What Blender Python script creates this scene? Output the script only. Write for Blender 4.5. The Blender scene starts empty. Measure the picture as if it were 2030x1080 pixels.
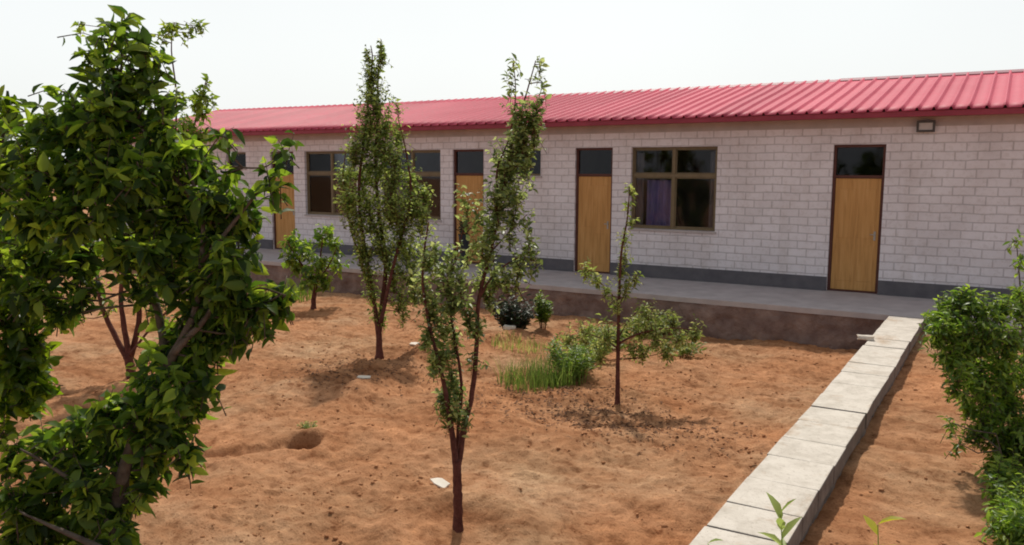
import bpy, bmesh, math, random
import numpy as np
from mathutils import Vector, Matrix

sc = bpy.context.scene
COL = sc.collection
rad = math.radians

# ------------------------------------------------------------------ camera
cam_data = bpy.data.cameras.new('camera')
cam = bpy.data.objects.new('camera', cam_data)
COL.objects.link(cam)
YAW, PITCH, ROLL, EYE = -.5465, .121, .0057, 2.0947
_f = Vector((math.sin(YAW)*math.cos(PITCH), math.cos(YAW)*math.cos(PITCH), -math.sin(PITCH)))
_r0 = Vector((math.cos(YAW), -math.sin(YAW), 0)); _u0 = _r0.cross(_f)
_r = _r0*math.cos(ROLL) + _u0*math.sin(ROLL); _u = _u0*math.cos(ROLL) - _r0*math.sin(ROLL)
cam.matrix_world = Matrix(((_r.x, _u.x, -_f.x, 0), (_r.y, _u.y, -_f.y, 0), (_r.z, _u.z, -_f.z, EYE), (0, 0, 0, 1)))
cam_data.lens = 1612.84/2030*36; cam_data.sensor_width = 36; cam_data.sensor_fit = 'HORIZONTAL'
cam_data.clip_start = .05; cam_data.clip_end = 2000
sc.camera = cam

# ------------------------------------------------------------------ light
SUN = Vector((-.268, .492, .829)).normalized()
sun_d = bpy.data.lights.new('sun', 'SUN'); sun_d.energy = 3.1; sun_d.angle = rad(1.6); sun_d.color = (1, .94, .84)
sun = bpy.data.objects.new('sun', sun_d); COL.objects.link(sun)
sun.rotation_euler = SUN.to_track_quat('Z', 'Y').to_euler(); sun.location = (0, 0, 20)

w = bpy.data.worlds.new('World'); sc.world = w; w.use_nodes = True
wn, wl = w.node_tree.nodes, w.node_tree.links
wn.clear()
sky = wn.new('ShaderNodeTexSky'); sky.sky_type = 'NISHITA'; sky.sun_disc = False
sky.sun_elevation = math.asin(SUN.z); sky.sun_rotation = math.atan2(SUN.x, SUN.y)
sky.dust_density = 4; sky.air_density = 1.2
hs = wn.new('ShaderNodeHueSaturation'); hs.inputs['Saturation'].default_value = .45
wl.new(sky.outputs[0], hs.inputs['Color'])
sc1 = wn.new('ShaderNodeVectorMath'); sc1.operation = 'SCALE'; sc1.inputs['Scale'].default_value = .035
wl.new(hs.outputs[0], sc1.inputs[0])
# thin bright cloud layer: whitest low over the horizon and towards the sun
tc = wn.new('ShaderNodeTexCoord'); sep = wn.new('ShaderNodeSeparateXYZ')
wl.new(tc.outputs['Generated'], sep.inputs[0])
el = wn.new('ShaderNodeMapRange'); el.interpolation_type = 'SMOOTHSTEP'
el.inputs['From Min'].default_value = .62; el.inputs['From Max'].default_value = .12
el.inputs['To Min'].default_value = .33; el.inputs['To Max'].default_value = .70
wl.new(sep.outputs['Z'], el.inputs['Value'])
dt = wn.new('ShaderNodeVectorMath'); dt.operation = 'DOT_PRODUCT'; dt.inputs[1].default_value = Vector((SUN.x, SUN.y, 0)).normalized()
wl.new(tc.outputs['Generated'], dt.inputs[0])
fr = wn.new('ShaderNodeMapRange'); fr.inputs['From Min'].default_value = -.9; fr.inputs['From Max'].default_value = .75
fr.inputs['To Min'].default_value = .76; fr.inputs['To Max'].default_value = 1.15; fr.clamp = True
wl.new(dt.outputs['Value'], fr.inputs['Value'])
mu = wn.new('ShaderNodeMath'); mu.operation = 'MULTIPLY'; wl.new(el.outputs[0], mu.inputs[0]); wl.new(fr.outputs[0], mu.inputs[1])
cn = wn.new('ShaderNodeTexNoise'); cn.inputs['Scale'].default_value = 2.2; cn.inputs['Detail'].default_value = 3
wl.new(tc.outputs['Generated'], cn.inputs['Vector'])
cr = wn.new('ShaderNodeMapRange'); cr.inputs['To Min'].default_value = .93; cr.inputs['To Max'].default_value = 1.07
wl.new(cn.outputs['Fac'], cr.inputs['Value'])
mu2 = wn.new('ShaderNodeMath'); mu2.operation = 'MULTIPLY'; wl.new(mu.outputs[0], mu2.inputs[0]); wl.new(cr.outputs[0], mu2.inputs[1])
hz = wn.new('ShaderNodeVectorMath'); hz.operation = 'SCALE'; hz.inputs[0].default_value = (.925, .955, .95)
wl.new(mu2.outputs[0], hz.inputs['Scale'])
ad = wn.new('ShaderNodeVectorMath'); ad.operation = 'ADD'; wl.new(sc1.outputs[0], ad.inputs[0]); wl.new(hz.outputs[0], ad.inputs[1])
bg = wn.new('ShaderNodeBackground'); bg.inputs['Strength'].default_value = 1
wl.new(ad.outputs[0], bg.inputs['Color'])
wo = wn.new('ShaderNodeOutputWorld'); wl.new(bg.outputs[0], wo.inputs['Surface'])

sc.view_settings.view_transform = 'Standard'; sc.view_settings.look = 'None'
sc.view_settings.exposure = 0; sc.view_settings.gamma = 1
sc.render.engine = 'CYCLES'
sc.cycles.use_denoising = True
sc.cycles.max_bounces = 8; sc.cycles.transparent_max_bounces = 8
sc.cycles.filter_width = 1.9

# ------------------------------------------------------------------ materials
def new_mat(name):
    m = bpy.data.materials.new(name); m.use_nodes = True
    nt = m.node_tree; b = nt.nodes['Principled BSDF']
    return m, nt.nodes, nt.links, b

def noise(n, l, scale, detail=4, rough=.55, coord='Object', dist=0):
    t = n.new('ShaderNodeTexNoise'); t.inputs['Scale'].default_value = scale; t.inputs['Detail'].default_value = detail
    t.inputs['Roughness'].default_value = rough; t.inputs['Distortion'].default_value = dist
    c = n.new('ShaderNodeTexCoord'); l.new(c.outputs[coord], t.inputs['Vector'])
    return t

def ramp(n, l, src, stops):
    r = n.new('ShaderNodeValToRGB'); e = r.color_ramp.elements
    while len(e) < len(stops): e.new(.5)
    for k, (p, c) in enumerate(stops):
        e[k].position = p; e[k].color = (*c, 1) if len(c) == 3 else c
    l.new(src, r.inputs['Fac']); return r

def bump(n, l, b, src, strength, dist=.01, prev=None):
    x = n.new('ShaderNodeBump'); x.inputs['Strength'].default_value = strength; x.inputs['Distance'].default_value = dist
    l.new(src, x.inputs['Height'])
    if prev: l.new(prev.outputs[0], x.inputs['Normal'])
    l.new(x.outputs[0], b.inputs['Normal']); return x

def mixc(n, l, fac, a, b_, mode='MIX'):
    m = n.new('ShaderNodeMix'); m.data_type = 'RGBA'; m.blend_type = mode
    if isinstance(fac, (int, float)): m.inputs[0].default_value = fac
    else: l.new(fac, m.inputs[0])
    for s, v in ((6, a), (7, b_)):
        if isinstance(v, tuple): m.inputs[s].default_value = (*v, 1)
        else: l.new(v, m.inputs[s])
    return m.outputs[2]

def rough_mat(name, c1, c2, scale=6, rough=.8, bs=.4, bd=.01, spec=.3, fine=60, metallic=0):
    m, n, l, b = new_mat(name)
    t = noise(n, l, scale, 6); r = ramp(n, l, t.outputs['Fac'], [(.3, c1), (.7, c2)])
    l.new(r.outputs[0], b.inputs['Base Color'])
    t2 = noise(n, l, fine, 4); bump(n, l, b, t2.outputs['Fac'], bs, bd)
    b.inputs['Roughness'].default_value = rough; b.inputs['Specular IOR Level'].default_value = spec
    b.inputs['Metallic'].default_value = metallic
    return m

def leaf_mat(name, dark, mid, light, trans=.45, rough=.42, spec=.5, odd=None):
    m, n, l, b = new_mat(name)
    g = n.new('ShaderNodeNewGeometry')
    stops = [(0, dark), (.45, mid), (.93, light)] + ([(.965, odd)] if odd else [])
    r = ramp(n, l, g.outputs['Random Per Island'], stops)
    t = noise(n, l, 1.6, 3)
    v = n.new('ShaderNodeMapRange'); v.inputs['From Min'].default_value = .3; v.inputs['From Max'].default_value = .7
    v.inputs['To Min'].default_value = .7; v.inputs['To Max'].default_value = 1.35; l.new(t.outputs['Fac'], v.inputs['Value'])
    h = n.new('ShaderNodeHueSaturation'); l.new(r.outputs[0], h.inputs['Color']); l.new(v.outputs[0], h.inputs['Value'])
    l.new(h.outputs[0], b.inputs['Base Color'])
    b.inputs['Roughness'].default_value = rough; b.inputs['Specular IOR Level'].default_value = spec
    tr = n.new('ShaderNodeBsdfTranslucent')
    hb = n.new('ShaderNodeHueSaturation'); hb.inputs['Value'].default_value = 2.3; hb.inputs['Saturation'].default_value = 1.1
    hb.inputs['Hue'].default_value = .485; l.new(h.outputs[0], hb.inputs['Color'])
    l.new(hb.outputs[0], tr.inputs['Color'])
    mx = n.new('ShaderNodeMixShader'); mx.inputs[0].default_value = trans
    l.new(b.outputs[0], mx.inputs[1]); l.new(tr.outputs[0], mx.inputs[2])
    l.new(mx.outputs[0], n['Material Output'].inputs['Surface'])
    return m

def soil_mat():
    m, n, l, b = new_mat('soil')
    big = noise(n, l, .55, 5, .6); med = noise(n, l, 5, 6, .65, dist=.4); fin = noise(n, l, 55, 5, .7)
    c = ramp(n, l, big.outputs['Fac'], [(.3, (.54, .255, .125)), (.5, (.47, .245, .13)), (.68, (.53, .335, .20))])
    co = n.new('ShaderNodeTexCoord'); mp = n.new('ShaderNodeMapping'); mp.inputs['Rotation'].default_value = (0, 0, .55); mp.inputs['Scale'].default_value = (.45, 2.1, 1)
    l.new(co.outputs['Object'], mp.inputs['Vector']); stn = n.new('ShaderNodeTexNoise'); stn.inputs['Scale'].default_value = 1.1; stn.inputs['Detail'].default_value = 7; stn.inputs['Roughness'].default_value = .62
    l.new(mp.outputs[0], stn.inputs['Vector']); stc = ramp(n, l, stn.outputs['Fac'], [(.32, (.66, .55, .47)), (.47, (1, .97, .93)), (.62, (1.13, 1.15, 1.17))])
    c = type('o', (), {'outputs': [mixc(n, l, .9, c.outputs[0], stc.outputs[0], 'MULTIPLY')]})()
    d = ramp(n, l, med.outputs['Fac'], [(.30, (.42, .32, .26)), (.42, (.80, .76, .73)), (.58, (1, 1, 1)), (.72, (1.22, 1.2, 1.17))])
    x = mixc(n, l, 1.0, c.outputs[0], d.outputs[0], 'MULTIPLY')
    f = ramp(n, l, fin.outputs['Fac'], [(.3, (.55, .48, .44)), (.46, (1, 1, 1)), (.7, (1.12, 1.12, 1.12))])
    x = mixc(n, l, .85, x, f.outputs[0], 'MULTIPLY')
    sp = noise(n, l, 17, 3, .6, dist=1.0); sr = ramp(n, l, sp.outputs['Fac'], [(.30, (.55, .43, .36)), (.38, (1, 1, 1))])
    x = mixc(n, l, .9, x, sr.outputs[0], 'MULTIPLY')
    l.new(x, b.inputs['Base Color'])
    b.inputs['Roughness'].default_value = .95; b.inputs['Specular IOR Level'].default_value = .1
    p = bump(n, l, b, med.outputs['Fac'], .5, .06); bump(n, l, b, fin.outputs['Fac'], .9, .02, p)
    return m

def brick_mat(name, bc1, bc2, mortar, bw, bh, ms, axes='XZ', bumpd=.004, tint=None):
    m, n, l, b = new_mat(name)
    c = n.new('ShaderNodeTexCoord'); s = n.new('ShaderNodeSeparateXYZ'); l.new(c.outputs['Object'], s.inputs[0])
    # slight wander so that courses are not ruler-straight
    wn_ = n.new('ShaderNodeTexNoise'); wn_.inputs['Scale'].default_value = 2.3; l.new(c.outputs['Object'], wn_.inputs['Vector'])
    wm = n.new('ShaderNodeMapRange'); wm.inputs['To Min'].default_value = -.02; wm.inputs['To Max'].default_value = .02; l.new(wn_.outputs['Fac'], wm.inputs['Value'])
    az = n.new('ShaderNodeMath'); az.operation = 'ADD'; l.new(s.outputs['Z'], az.inputs[0]); l.new(wm.outputs[0], az.inputs[1])
    k = n.new('ShaderNodeCombineXYZ'); l.new(s.outputs[axes[0]], k.inputs[0]); l.new(az.outputs[0], k.inputs[1])
    t = n.new('ShaderNodeTexBrick'); l.new(k.outputs[0], t.inputs['Vector'])
    t.inputs['Scale'].default_value = 1; t.inputs['Brick Width'].default_value = bw; t.inputs['Row Height'].default_value = bh
    t.inputs['Mortar Size'].default_value = ms; t.inputs['Mortar Smooth'].default_value = .5; t.inputs['Bias'].default_value = 0
    t.inputs['Color1'].default_value = (*bc1, 1); t.inputs['Color2'].default_value = (*bc2, 1); t.inputs['Mortar'].default_value = (*mortar, 1)
    g = noise(n, l, 1.2, 6, .6)
    gr = ramp(n, l, g.outputs['Fac'], [(.3, (.86, .84, .83)), (.55, (1, 1, 1)), (.8, (1.05, 1.05, 1.06))])
    x = mixc(n, l, 1.0, t.outputs['Color'], gr.outputs[0], 'MULTIPLY')
    q = noise(n, l, 14, 5, .7); qr = ramp(n, l, q.outputs['Fac'], [(.32, (.84, .82, .80)), (.5, (1, 1, 1))])
    x = mixc(n, l, .8, x, qr.outputs[0], 'MULTIPLY')
    mp = n.new('ShaderNodeMapping'); mp.inputs['Scale'].default_value = (2.6, 2.6, .22); l.new(c.outputs['Object'], mp.inputs['Vector'])
    st = n.new('ShaderNodeTexNoise'); st.inputs['Scale'].default_value = 1; st.inputs['Detail'].default_value = 5; l.new(mp.outputs[0], st.inputs['Vector'])
    sr = ramp(n, l, st.outputs['Fac'], [(.36, (.86, .83, .80)), (.5, (1, 1, 1))]); x = mixc(n, l, .5, x, sr.outputs[0], 'MULTIPLY')
    l.new(x, b.inputs['Base Color']); b.inputs['Roughness'].default_value = .85; b.inputs['Specular IOR Level'].default_value = .2
    inv = n.new('ShaderNodeMath'); inv.operation = 'SUBTRACT'; inv.inputs[0].default_value = 1; l.new(t.outputs['Fac'], inv.inputs[1])
    p = bump(n, l, b, inv.outputs[0], .8, bumpd)
    q2 = noise(n, l, 45, 4, .7); bump(n, l, b, q2.outputs['Fac'], .35, .006, p)
    return m

def block_mat():
    m, n, l, b = new_mat('pale_concrete_block')
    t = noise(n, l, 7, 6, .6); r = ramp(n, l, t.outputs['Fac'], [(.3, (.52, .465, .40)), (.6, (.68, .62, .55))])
    t2 = noise(n, l, 1.7, 6, .7, dist=.8); r2 = ramp(n, l, t2.outputs['Fac'], [(.30, (.78, .64, .52)), (.45, (1, 1, 1)), (.7, (1.06, 1.06, 1.06))])
    t3 = noise(n, l, 38, 5, .75); r3 = ramp(n, l, t3.outputs['Fac'], [(.30, (.6, .56, .52)), (.44, (1, 1, 1))])
    x = mixc(n, l, .9, r.outputs[0], r2.outputs[0], 'MULTIPLY'); x = mixc(n, l, .8, x, r3.outputs[0], 'MULTIPLY')
    l.new(x, b.inputs['Base Color']); b.inputs['Roughness'].default_value = .9; b.inputs['Specular IOR Level'].default_value = .2
    bump(n, l, b, t3.outputs['Fac'], .7, .01)
    return m

def glass_mat():
    m, n, l, b = new_mat('window_glass')
    n.remove(b)
    gl = n.new('ShaderNodeBsdfGlossy'); gl.inputs['Roughness'].default_value = .03; gl.inputs['Color'].default_value = (.6, .6, .62, 1)
    tr = n.new('ShaderNodeBsdfTransparent'); tr.inputs['Color'].default_value = (.75, .76, .8, 1)
    fz = n.new('ShaderNodeFresnel'); fz.inputs['IOR'].default_value = 1.45
    wv = n.new('ShaderNodeTexNoise'); wv.inputs['Scale'].default_value = 1.5
    bp = n.new('ShaderNodeBump'); bp.inputs['Strength'].default_value = .08; bp.inputs['Distance'].default_value = .02
    l.new(wv.outputs['Fac'], bp.inputs['Height']); l.new(bp.outputs[0], gl.inputs['Normal'])
    mx = n.new('ShaderNodeMixShader'); l.new(fz.outputs[0], mx.inputs[0]); l.new(tr.outputs[0], mx.inputs[1]); l.new(gl.outputs[0], mx.inputs[2])
    l.new(mx.outputs[0], n['Material Output'].inputs['Surface'])
    return m

def wood_mat():
    m, n, l, b = new_mat('door_wood')
    c = n.new('ShaderNodeTexCoord'); mp = n.new('ShaderNodeMapping'); mp.inputs['Scale'].default_value = (14, 14, .9)
    l.new(c.outputs['Object'], mp.inputs['Vector'])
    t = n.new('ShaderNodeTexNoise'); t.inputs['Scale'].default_value = 1.6; t.inputs['Detail'].default_value = 6; t.inputs['Distortion'].default_value = .6
    l.new(mp.outputs[0], t.inputs['Vector'])
    r = ramp(n, l, t.outputs['Fac'], [(.25, (.40, .20, .068)), (.5, (.54, .285, .098)), (.75, (.61, .34, .135))])
    l.new(r.outputs[0], b.inputs['Base Color']); b.inputs['Roughness'].default_value = .45; b.inputs['Specular IOR Level'].default_value = .2
    bump(n, l, b, t.outputs['Fac'], .1, .002)
    return m

def roof_mat():
    m, n, l, b = new_mat('red_roof_sheet')
    t = noise(n, l, .7, 5); r = ramp(n, l, t.outputs['Fac'], [(.3, (.55, .07, .12)), (.7, (.62, .105, .16))])
    t2 = noise(n, l, 9, 5, .7); r2 = ramp(n, l, t2.outputs['Fac'], [(.3, (.82, .8, .8)), (.6, (1, 1, 1))])
    l.new(mixc(n, l, .7, r.outputs[0], r2.outputs[0], 'MULTIPLY'), b.inputs['Base Color'])
    c = n.new('ShaderNodeTexCoord'); sx = n.new('ShaderNodeSeparateXYZ'); l.new(c.outputs['Object'], sx.inputs[0])
    dv = n.new('ShaderNodeMath'); dv.operation = 'DIVIDE'; dv.inputs[1].default_value = .75; l.new(sx.outputs['X'], dv.inputs[0])
    flr = n.new('ShaderNodeMath'); flr.operation = 'FLOOR'; l.new(dv.outputs[0], flr.inputs[0])
    wnz = n.new('ShaderNodeTexWhiteNoise'); wnz.noise_dimensions = '1D'; l.new(flr.outputs[0], wnz.inputs['W'])
    wr = ramp(n, l, wnz.outputs['Value'], [(0, (.90, .90, .90)), (1, (1.08, 1.08, 1.08))])
    base = b.inputs['Base Color'].links[0].from_socket
    l.new(mixc(n, l, 1.0, base, wr.outputs[0], 'MULTIPLY'), b.inputs['Base Color'])
    rr = n.new('ShaderNodeMapRange'); rr.inputs['To Min'].default_value = .5; rr.inputs['To Max'].default_value = .65; l.new(t2.outputs['Fac'], rr.inputs['Value'])
    l.new(rr.outputs[0], b.inputs['Roughness']); b.inputs['Specular IOR Level'].default_value = .2
    bump(n, l, b, t2.outputs['Fac'], .15, .004)
    return m

M = dict(
    soil=soil_mat(),
    clod=rough_mat('soil_clod', (.36, .165, .08), (.52, .27, .14), 9, .95, .6, .01, .1),
    wall=brick_mat('white_brick_wall', (.80, .76, .81), (.745, .705, .75), (.57, .53, .565), .33, .1475, .014),
    darkbrick=brick_mat('old_dark_brick', (.27, .19, .185), (.19, .14, .14), (.26, .21, .20), .25, .075, .012, bumpd=.012),
    beam=rough_mat('grey_render', (.42, .37, .37), (.52, .46, .46), 4),
    plinth=rough_mat('dark_grey_plinth_paint', (.095, .09, .105), (.14, .13, .145), 5, .7),
    concrete=rough_mat('veranda_concrete', (.38, .34, .35), (.50, .455, .46), 3, .8, .4),
    block=block_mat(),
    block_shade=rough_mat('grey_block_painted_shade', (.13, .11, .10), (.22, .19, .175), 8, .9, .5),  # block sides: shade on the unlit faces painted in as a darker grey
    wood=wood_mat(),
    doorframe=rough_mat('brown_door_frame', (.085, .03, .025), (.12, .045, .035), 8, .6, .1),
    winframe=rough_mat('brown_window_frame', (.15, .11, .06), (.20, .15, .085), 8, .45, .05, .01, .4),
    glass=glass_mat(), roof=roof_mat(),
    trim=rough_mat('dark_red_trim', (.25, .03, .055), (.32, .045, .075), 4, .45, .05),
    ridge=rough_mat('weathered_ridge_cap', (.30, .12, .15), (.42, .2, .23), 3, .45, .1),
    curtain=rough_mat('violet_curtain', (.42, .34, .66), (.54, .46, .80), 3, .9, .2),
    sheer=rough_mat('pale_curtain', (.36, .32, .30), (.48, .43, .41), 3, .9, .2),
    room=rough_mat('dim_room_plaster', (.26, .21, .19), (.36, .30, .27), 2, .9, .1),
    metal=rough_mat('dull_metal', (.30, .30, .30), (.42, .42, .42), 9, .4, .05, metallic=.7),
    darkmetal=rough_mat('dark_housing', (.07, .065, .065), (.10, .095, .095), 9, .5, .05),
    lampglass=rough_mat('frosted_lamp_glass', (.45, .42, .42), (.55, .52, .52), 5, .25, .02),
    pot=rough_mat('dark_glazed_pot', (.02, .022, .03), (.035, .038, .05), 5, .4, .1),
    bark=rough_mat('reddish_brown_bark', (.07, .022, .018), (.15, .055, .042), 22, .85, .8, .01, .2, 80),
    greybark=rough_mat('dark_grey_bark', (.07, .05, .04), (.15, .115, .09), 22, .85, .8, .01, .2, 80),
    paper=rough_mat('pale_scrap', (.70, .62, .52), (.82, .76, .68), 7, .8, .2),
    leaf_near=leaf_mat('broad_green_leaf', (.016, .038, .009), (.06, .12, .018), (.23, .33, .05), .52, .5, .32),
    leaf_edge=leaf_mat('deep_green_leaf', (.022, .05, .008), (.06, .115, .012), (.17, .26, .03), .52, .38, .5),
    leaf_far=leaf_mat('mid_green_leaf', (.06, .11, .02), (.12, .19, .03), (.24, .31, .06), .5, .4, .5),
    leaf_olive=leaf_mat('olive_green_leaf', (.05, .085, .022), (.12, .18, .04), (.32, .40, .12), .5, .4, .5),
    leaf_olive2=leaf_mat('grey_olive_leaf', (.05, .08, .025), (.12, .17, .05), (.32, .38, .15), .5, .38, .55),
    leaf_sap=leaf_mat('dull_yellow_green_leaf', (.08, .12, .03), (.15, .21, .05), (.30, .32, .12), .48, .45, .4),
    leaf_bush=leaf_mat('fresh_green_leaf', (.04, .085, .014), (.09, .165, .026), (.21, .30, .055), .5, .38, .5),
    leaf_pale=leaf_mat('pale_shoot_leaf', (.12, .19, .05), (.18, .26, .07), (.25, .33, .10), .4, .45, .4),
    leaf_yellow=leaf_mat('yellow_green_leaf', (.20, .24, .02), (.30, .33, .03), (.38, .40, .05), .45, .45, .4),
    grass=leaf_mat('green_grass_blade', (.05, .10, .02), (.10, .17, .035), (.19, .24, .07), .4, .5, .3),
    darkleaf=leaf_mat('blackish_green_leaf', (.008, .016, .008), (.014, .026, .012), (.03, .05, .02), .2, .45, .4),
    litter=rough_mat('dry_brown_litter', (.10, .045, .025), (.24, .13, .075), 30, .9, .3),
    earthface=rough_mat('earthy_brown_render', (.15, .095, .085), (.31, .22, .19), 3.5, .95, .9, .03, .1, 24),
    hole=rough_mat('damp_dark_soil', (.10, .04, .025), (.16, .07, .04), 8, .95, .5, .01, .1),
)

# ------------------------------------------------------------------ object helpers
def tag(o, label=None, cat=None, group=None, kind=None):
    if label: o['label'] = label
    if cat: o['category'] = cat
    if group: o['group'] = group
    if kind: o['kind'] = kind
    return o

def empty(name, loc):
    o = bpy.data.objects.new(name, None); COL.objects.link(o); o.location = loc; o.empty_display_size = .2
    return o

class MB:
    """collects boxes, tubes and raw faces, then links them as one mesh object"""
    def __init__(s): s.v = []; s.f = []; s.mi = []
    def add(s, vs, fs, mi=0):
        k = len(s.v); s.v += [tuple(v) for v in vs]; s.f += [tuple(i+k for i in f) for f in fs]; s.mi += [mi]*len(fs)
    def box(s, x0, x1, y0, y1, z0, z1, mi=0):
        s.add([(x0,y0,z0),(x1,y0,z0),(x1,y1,z0),(x0,y1,z0),(x0,y0,z1),(x1,y0,z1),(x1,y1,z1),(x0,y1,z1)],
              [(0,3,2,1),(4,5,6,7),(0,1,5,4),(1,2,6,5),(2,3,7,6),(3,0,4,7)], mi)
    def tube(s, pts, radii, n=6, mi=0, wob=0, rs=None):
        pts = [Vector(p) for p in pts]; rings = []
        up = Vector((.3, .2, 1)).normalized()
        for i, p in enumerate(pts):
            d = (pts[min(i+1, len(pts)-1)] - pts[max(i-1, 0)]).normalized()
            a = d.cross(Vector((1, .1, .05))).normalized() if abs(d.z) > .5 else d.cross(up).normalized()
            b = d.cross(a)
            rings.append([p + (a*math.cos(2*math.pi*k/n) + b*math.sin(2*math.pi*k/n))*radii[i]*(1+(rs.uniform(-wob, wob) if rs is not None else 0)) for k in range(n)])
        vs = [v for r in rings for v in r]; fs = []
        for i in range(len(pts)-1):
            for k in range(n):
                fs.append((i*n+k, i*n+(k+1) % n, (i+1)*n+(k+1) % n, (i+1)*n+k))
        fs.append(tuple(range(n))[::-1]); fs.append(tuple((len(pts)-1)*n+k for k in range(n)))
        s.add(vs, fs, mi)
    def build(s, name, mats, parent=None, origin=None, smooth=False, bevel=0):
        me = bpy.data.meshes.new(name); o0 = Vector(origin) if origin is not None else Vector((0,0,0))
        me.from_pydata([tuple(Vector(v)-o0) for v in s.v], [], s.f)
        for m in (mats if isinstance(mats, (list, tuple)) else [mats]): me.materials.append(m)
        me.polygons.foreach_set('material_index', s.mi)
        if smooth: me.polygons.foreach_set('use_smooth', [True]*len(s.f))
        me.update()
        o = bpy.data.objects.new(name, me); COL.objects.link(o)
        if parent is not None:
            o.parent = parent; o.location = o0 - parent.location
        else: o.location = o0
        if bevel:
            b = o.modifiers.new('bevel', 'BEVEL'); b.width = bevel; b.segments = 2; b.limit_method = 'ANGLE'
        return o

def np_mesh(name, V, F4, mats, parent=None, origin=(0,0,0), F3=None, smooth=True):
    """V: (n,3), F4: (m,4) quads, F3: (k,3) tris"""
    me = bpy.data.meshes.new(name); V = np.asarray(V, np.float32) - np.asarray(origin, np.float32)
    me.vertices.add(len(V)); me.vertices.foreach_set('co', V.ravel())
    parts = []; starts = []; tot = []
    k = 0
    for F in (F4, F3):
        if F is None or len(F) == 0: continue
        F = np.asarray(F, np.int32); parts.append(F.ravel()); starts.append(k + np.arange(len(F))*F.shape[1]); tot.append(np.full(len(F), F.shape[1])); k += F.size
    L = np.concatenate(parts); me.loops.add(len(L)); me.loops.foreach_set('vertex_index', L)
    st = np.concatenate(starts).astype(np.int32); me.polygons.add(len(st)); me.polygons.foreach_set('loop_start', st)
    me.polygons.foreach_set('loop_total', np.concatenate(tot).astype(np.int32))
    if smooth: me.polygons.foreach_set('use_smooth', np.ones(len(st), bool))
    me.update(calc_edges=True); me.validate()
    for m in (mats if isinstance(mats, (list, tuple)) else [mats]): me.materials.append(m)
    o = bpy.data.objects.new(name, me); COL.objects.link(o)
    if parent is not None: o.parent = parent; o.location = Vector(origin) - parent.location
    else: o.location = origin
    return o

# ------------------------------------------------------------------ ground relief
def vnoise(x, y, scale, seed):
    x = np.asarray(x)*scale; y = np.asarray(y)*scale
    xi = np.floor(x).astype(np.int64); yi = np.floor(y).astype(np.int64); fx = x-xi; fy = y-yi
    fx = fx*fx*(3-2*fx); fy = fy*fy*(3-2*fy)
    def h(a, b):
        n = (a*374761393 + b*668265263 + seed*1442695041) & 0xffffffff
        n = ((n ^ (n >> 13))*1274126177) & 0xffffffff
        return ((n ^ (n >> 16)) & 0xffff)/65535.
    return (h(xi, yi)*(1-fx)+h(xi+1, yi)*fx)*(1-fy) + (h(xi, yi+1)*(1-fx)+h(xi+1, yi+1)*fx)*fy - .5

BED, STRIP = -.59, -.215
def bump_at(x, y, cx, cy, r, h): return h*np.exp(-((x-cx)**2+(y-cy)**2)/(r*r))
def seg_d(x, y, ax, ay, bx, by):
    t = np.clip(((x-ax)*(bx-ax)+(y-ay)*(by-ay))/((bx-ax)**2+(by-ay)**2), 0, 1)
    return np.hypot(x-ax-t*(bx-ax), y-ay-t*(by-ay))
def ground_z(x, y):
    x = np.asarray(x, float); y = np.asarray(y, float)
    z = .10*vnoise(x, y, .45, 1) + .08*vnoise(x, y, 1.3, 2) + .035*vnoise(x, y, 3.3, 3) + .022*vnoise(x, y, 7.5, 4) + .022*vnoise(x, y, 15, 5) + .026*vnoise(x, y, 29, 6)
    wx = x + .25*vnoise(x, y, .8, 50)
    z += .03*np.sin(wx*2*np.pi/.95 + .5)*(.4+vnoise(x, y, .35, 51)) + .03*np.sin((x*.55-y*.84+.3*vnoise(x, y, .7, 52))*2*np.pi/1.7)*np.clip(vnoise(x, y, .25, 53)+.4, 0, 1)
    # trampled clods: sharpen some of the medium relief
    z += .05*np.maximum(0, vnoise(x, y, 9, 9)-.2) + .05*np.maximum(0, vnoise(x, y, 21, 10)-.2)
    z -= .07*np.maximum(0, vnoise(x, y, 6.5, 12)-.24)
    # watering basins round the young trees, a dug hole, furrows and a soil ridge
    for cx, cy in ((-3.46, 4.9), (-3.78, 8.63), (-7.65, 8.88)):
        d = np.hypot(x-cx, y-cy); z += .05*np.exp(-((d-.5)/.13)**2) - .05*np.exp(-(d/.34)**2) + .05*np.exp(-(d/.08)**2)
    d = np.hypot((x+5.80)/1.15, y-5.58)*(1+.25*vnoise(x, y, 4, 71)); z += -.58*np.exp(-(d/.135)**6) + .05*np.exp(-((d-.23)/.07)**2)*np.clip(.5+(y-5.5)*2, 0, 1.3)
    z -= .06*np.exp(-(seg_d(x, y, -6.6, 4.5, -5.95, 5.42)/.06)**2)
    z -= .05*np.exp(-(seg_d(x, y, -9.5, 9.9, -6.9, 10.2)/.09)**2)
    z += .16*np.exp(-(seg_d(x, y, -7.0, 9.2, -6.75, 11.3)/.2)**2)
    z += .10*np.exp(-(seg_d(x, y, -6.3, 6.6, -7.1, 9.3)/.20)**2)
    z += .07*np.exp(-(seg_d(x, y, -7.6, 7.0, -4.4, 7.4)/.22)**2)
    bed = BED + z; strip = STRIP + z*.7
    s = np.clip((x+1.28)/.12, 0, 1)
    out = bed*(1-s) + strip*s
    far = np.clip((np.hypot(x+5, y-8)-25)/20, 0, 1)
    return out*(1-far) + (-.62)*far
def gz(x, y): return float(ground_z(np.array([x]), np.array([y]))[0])
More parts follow.
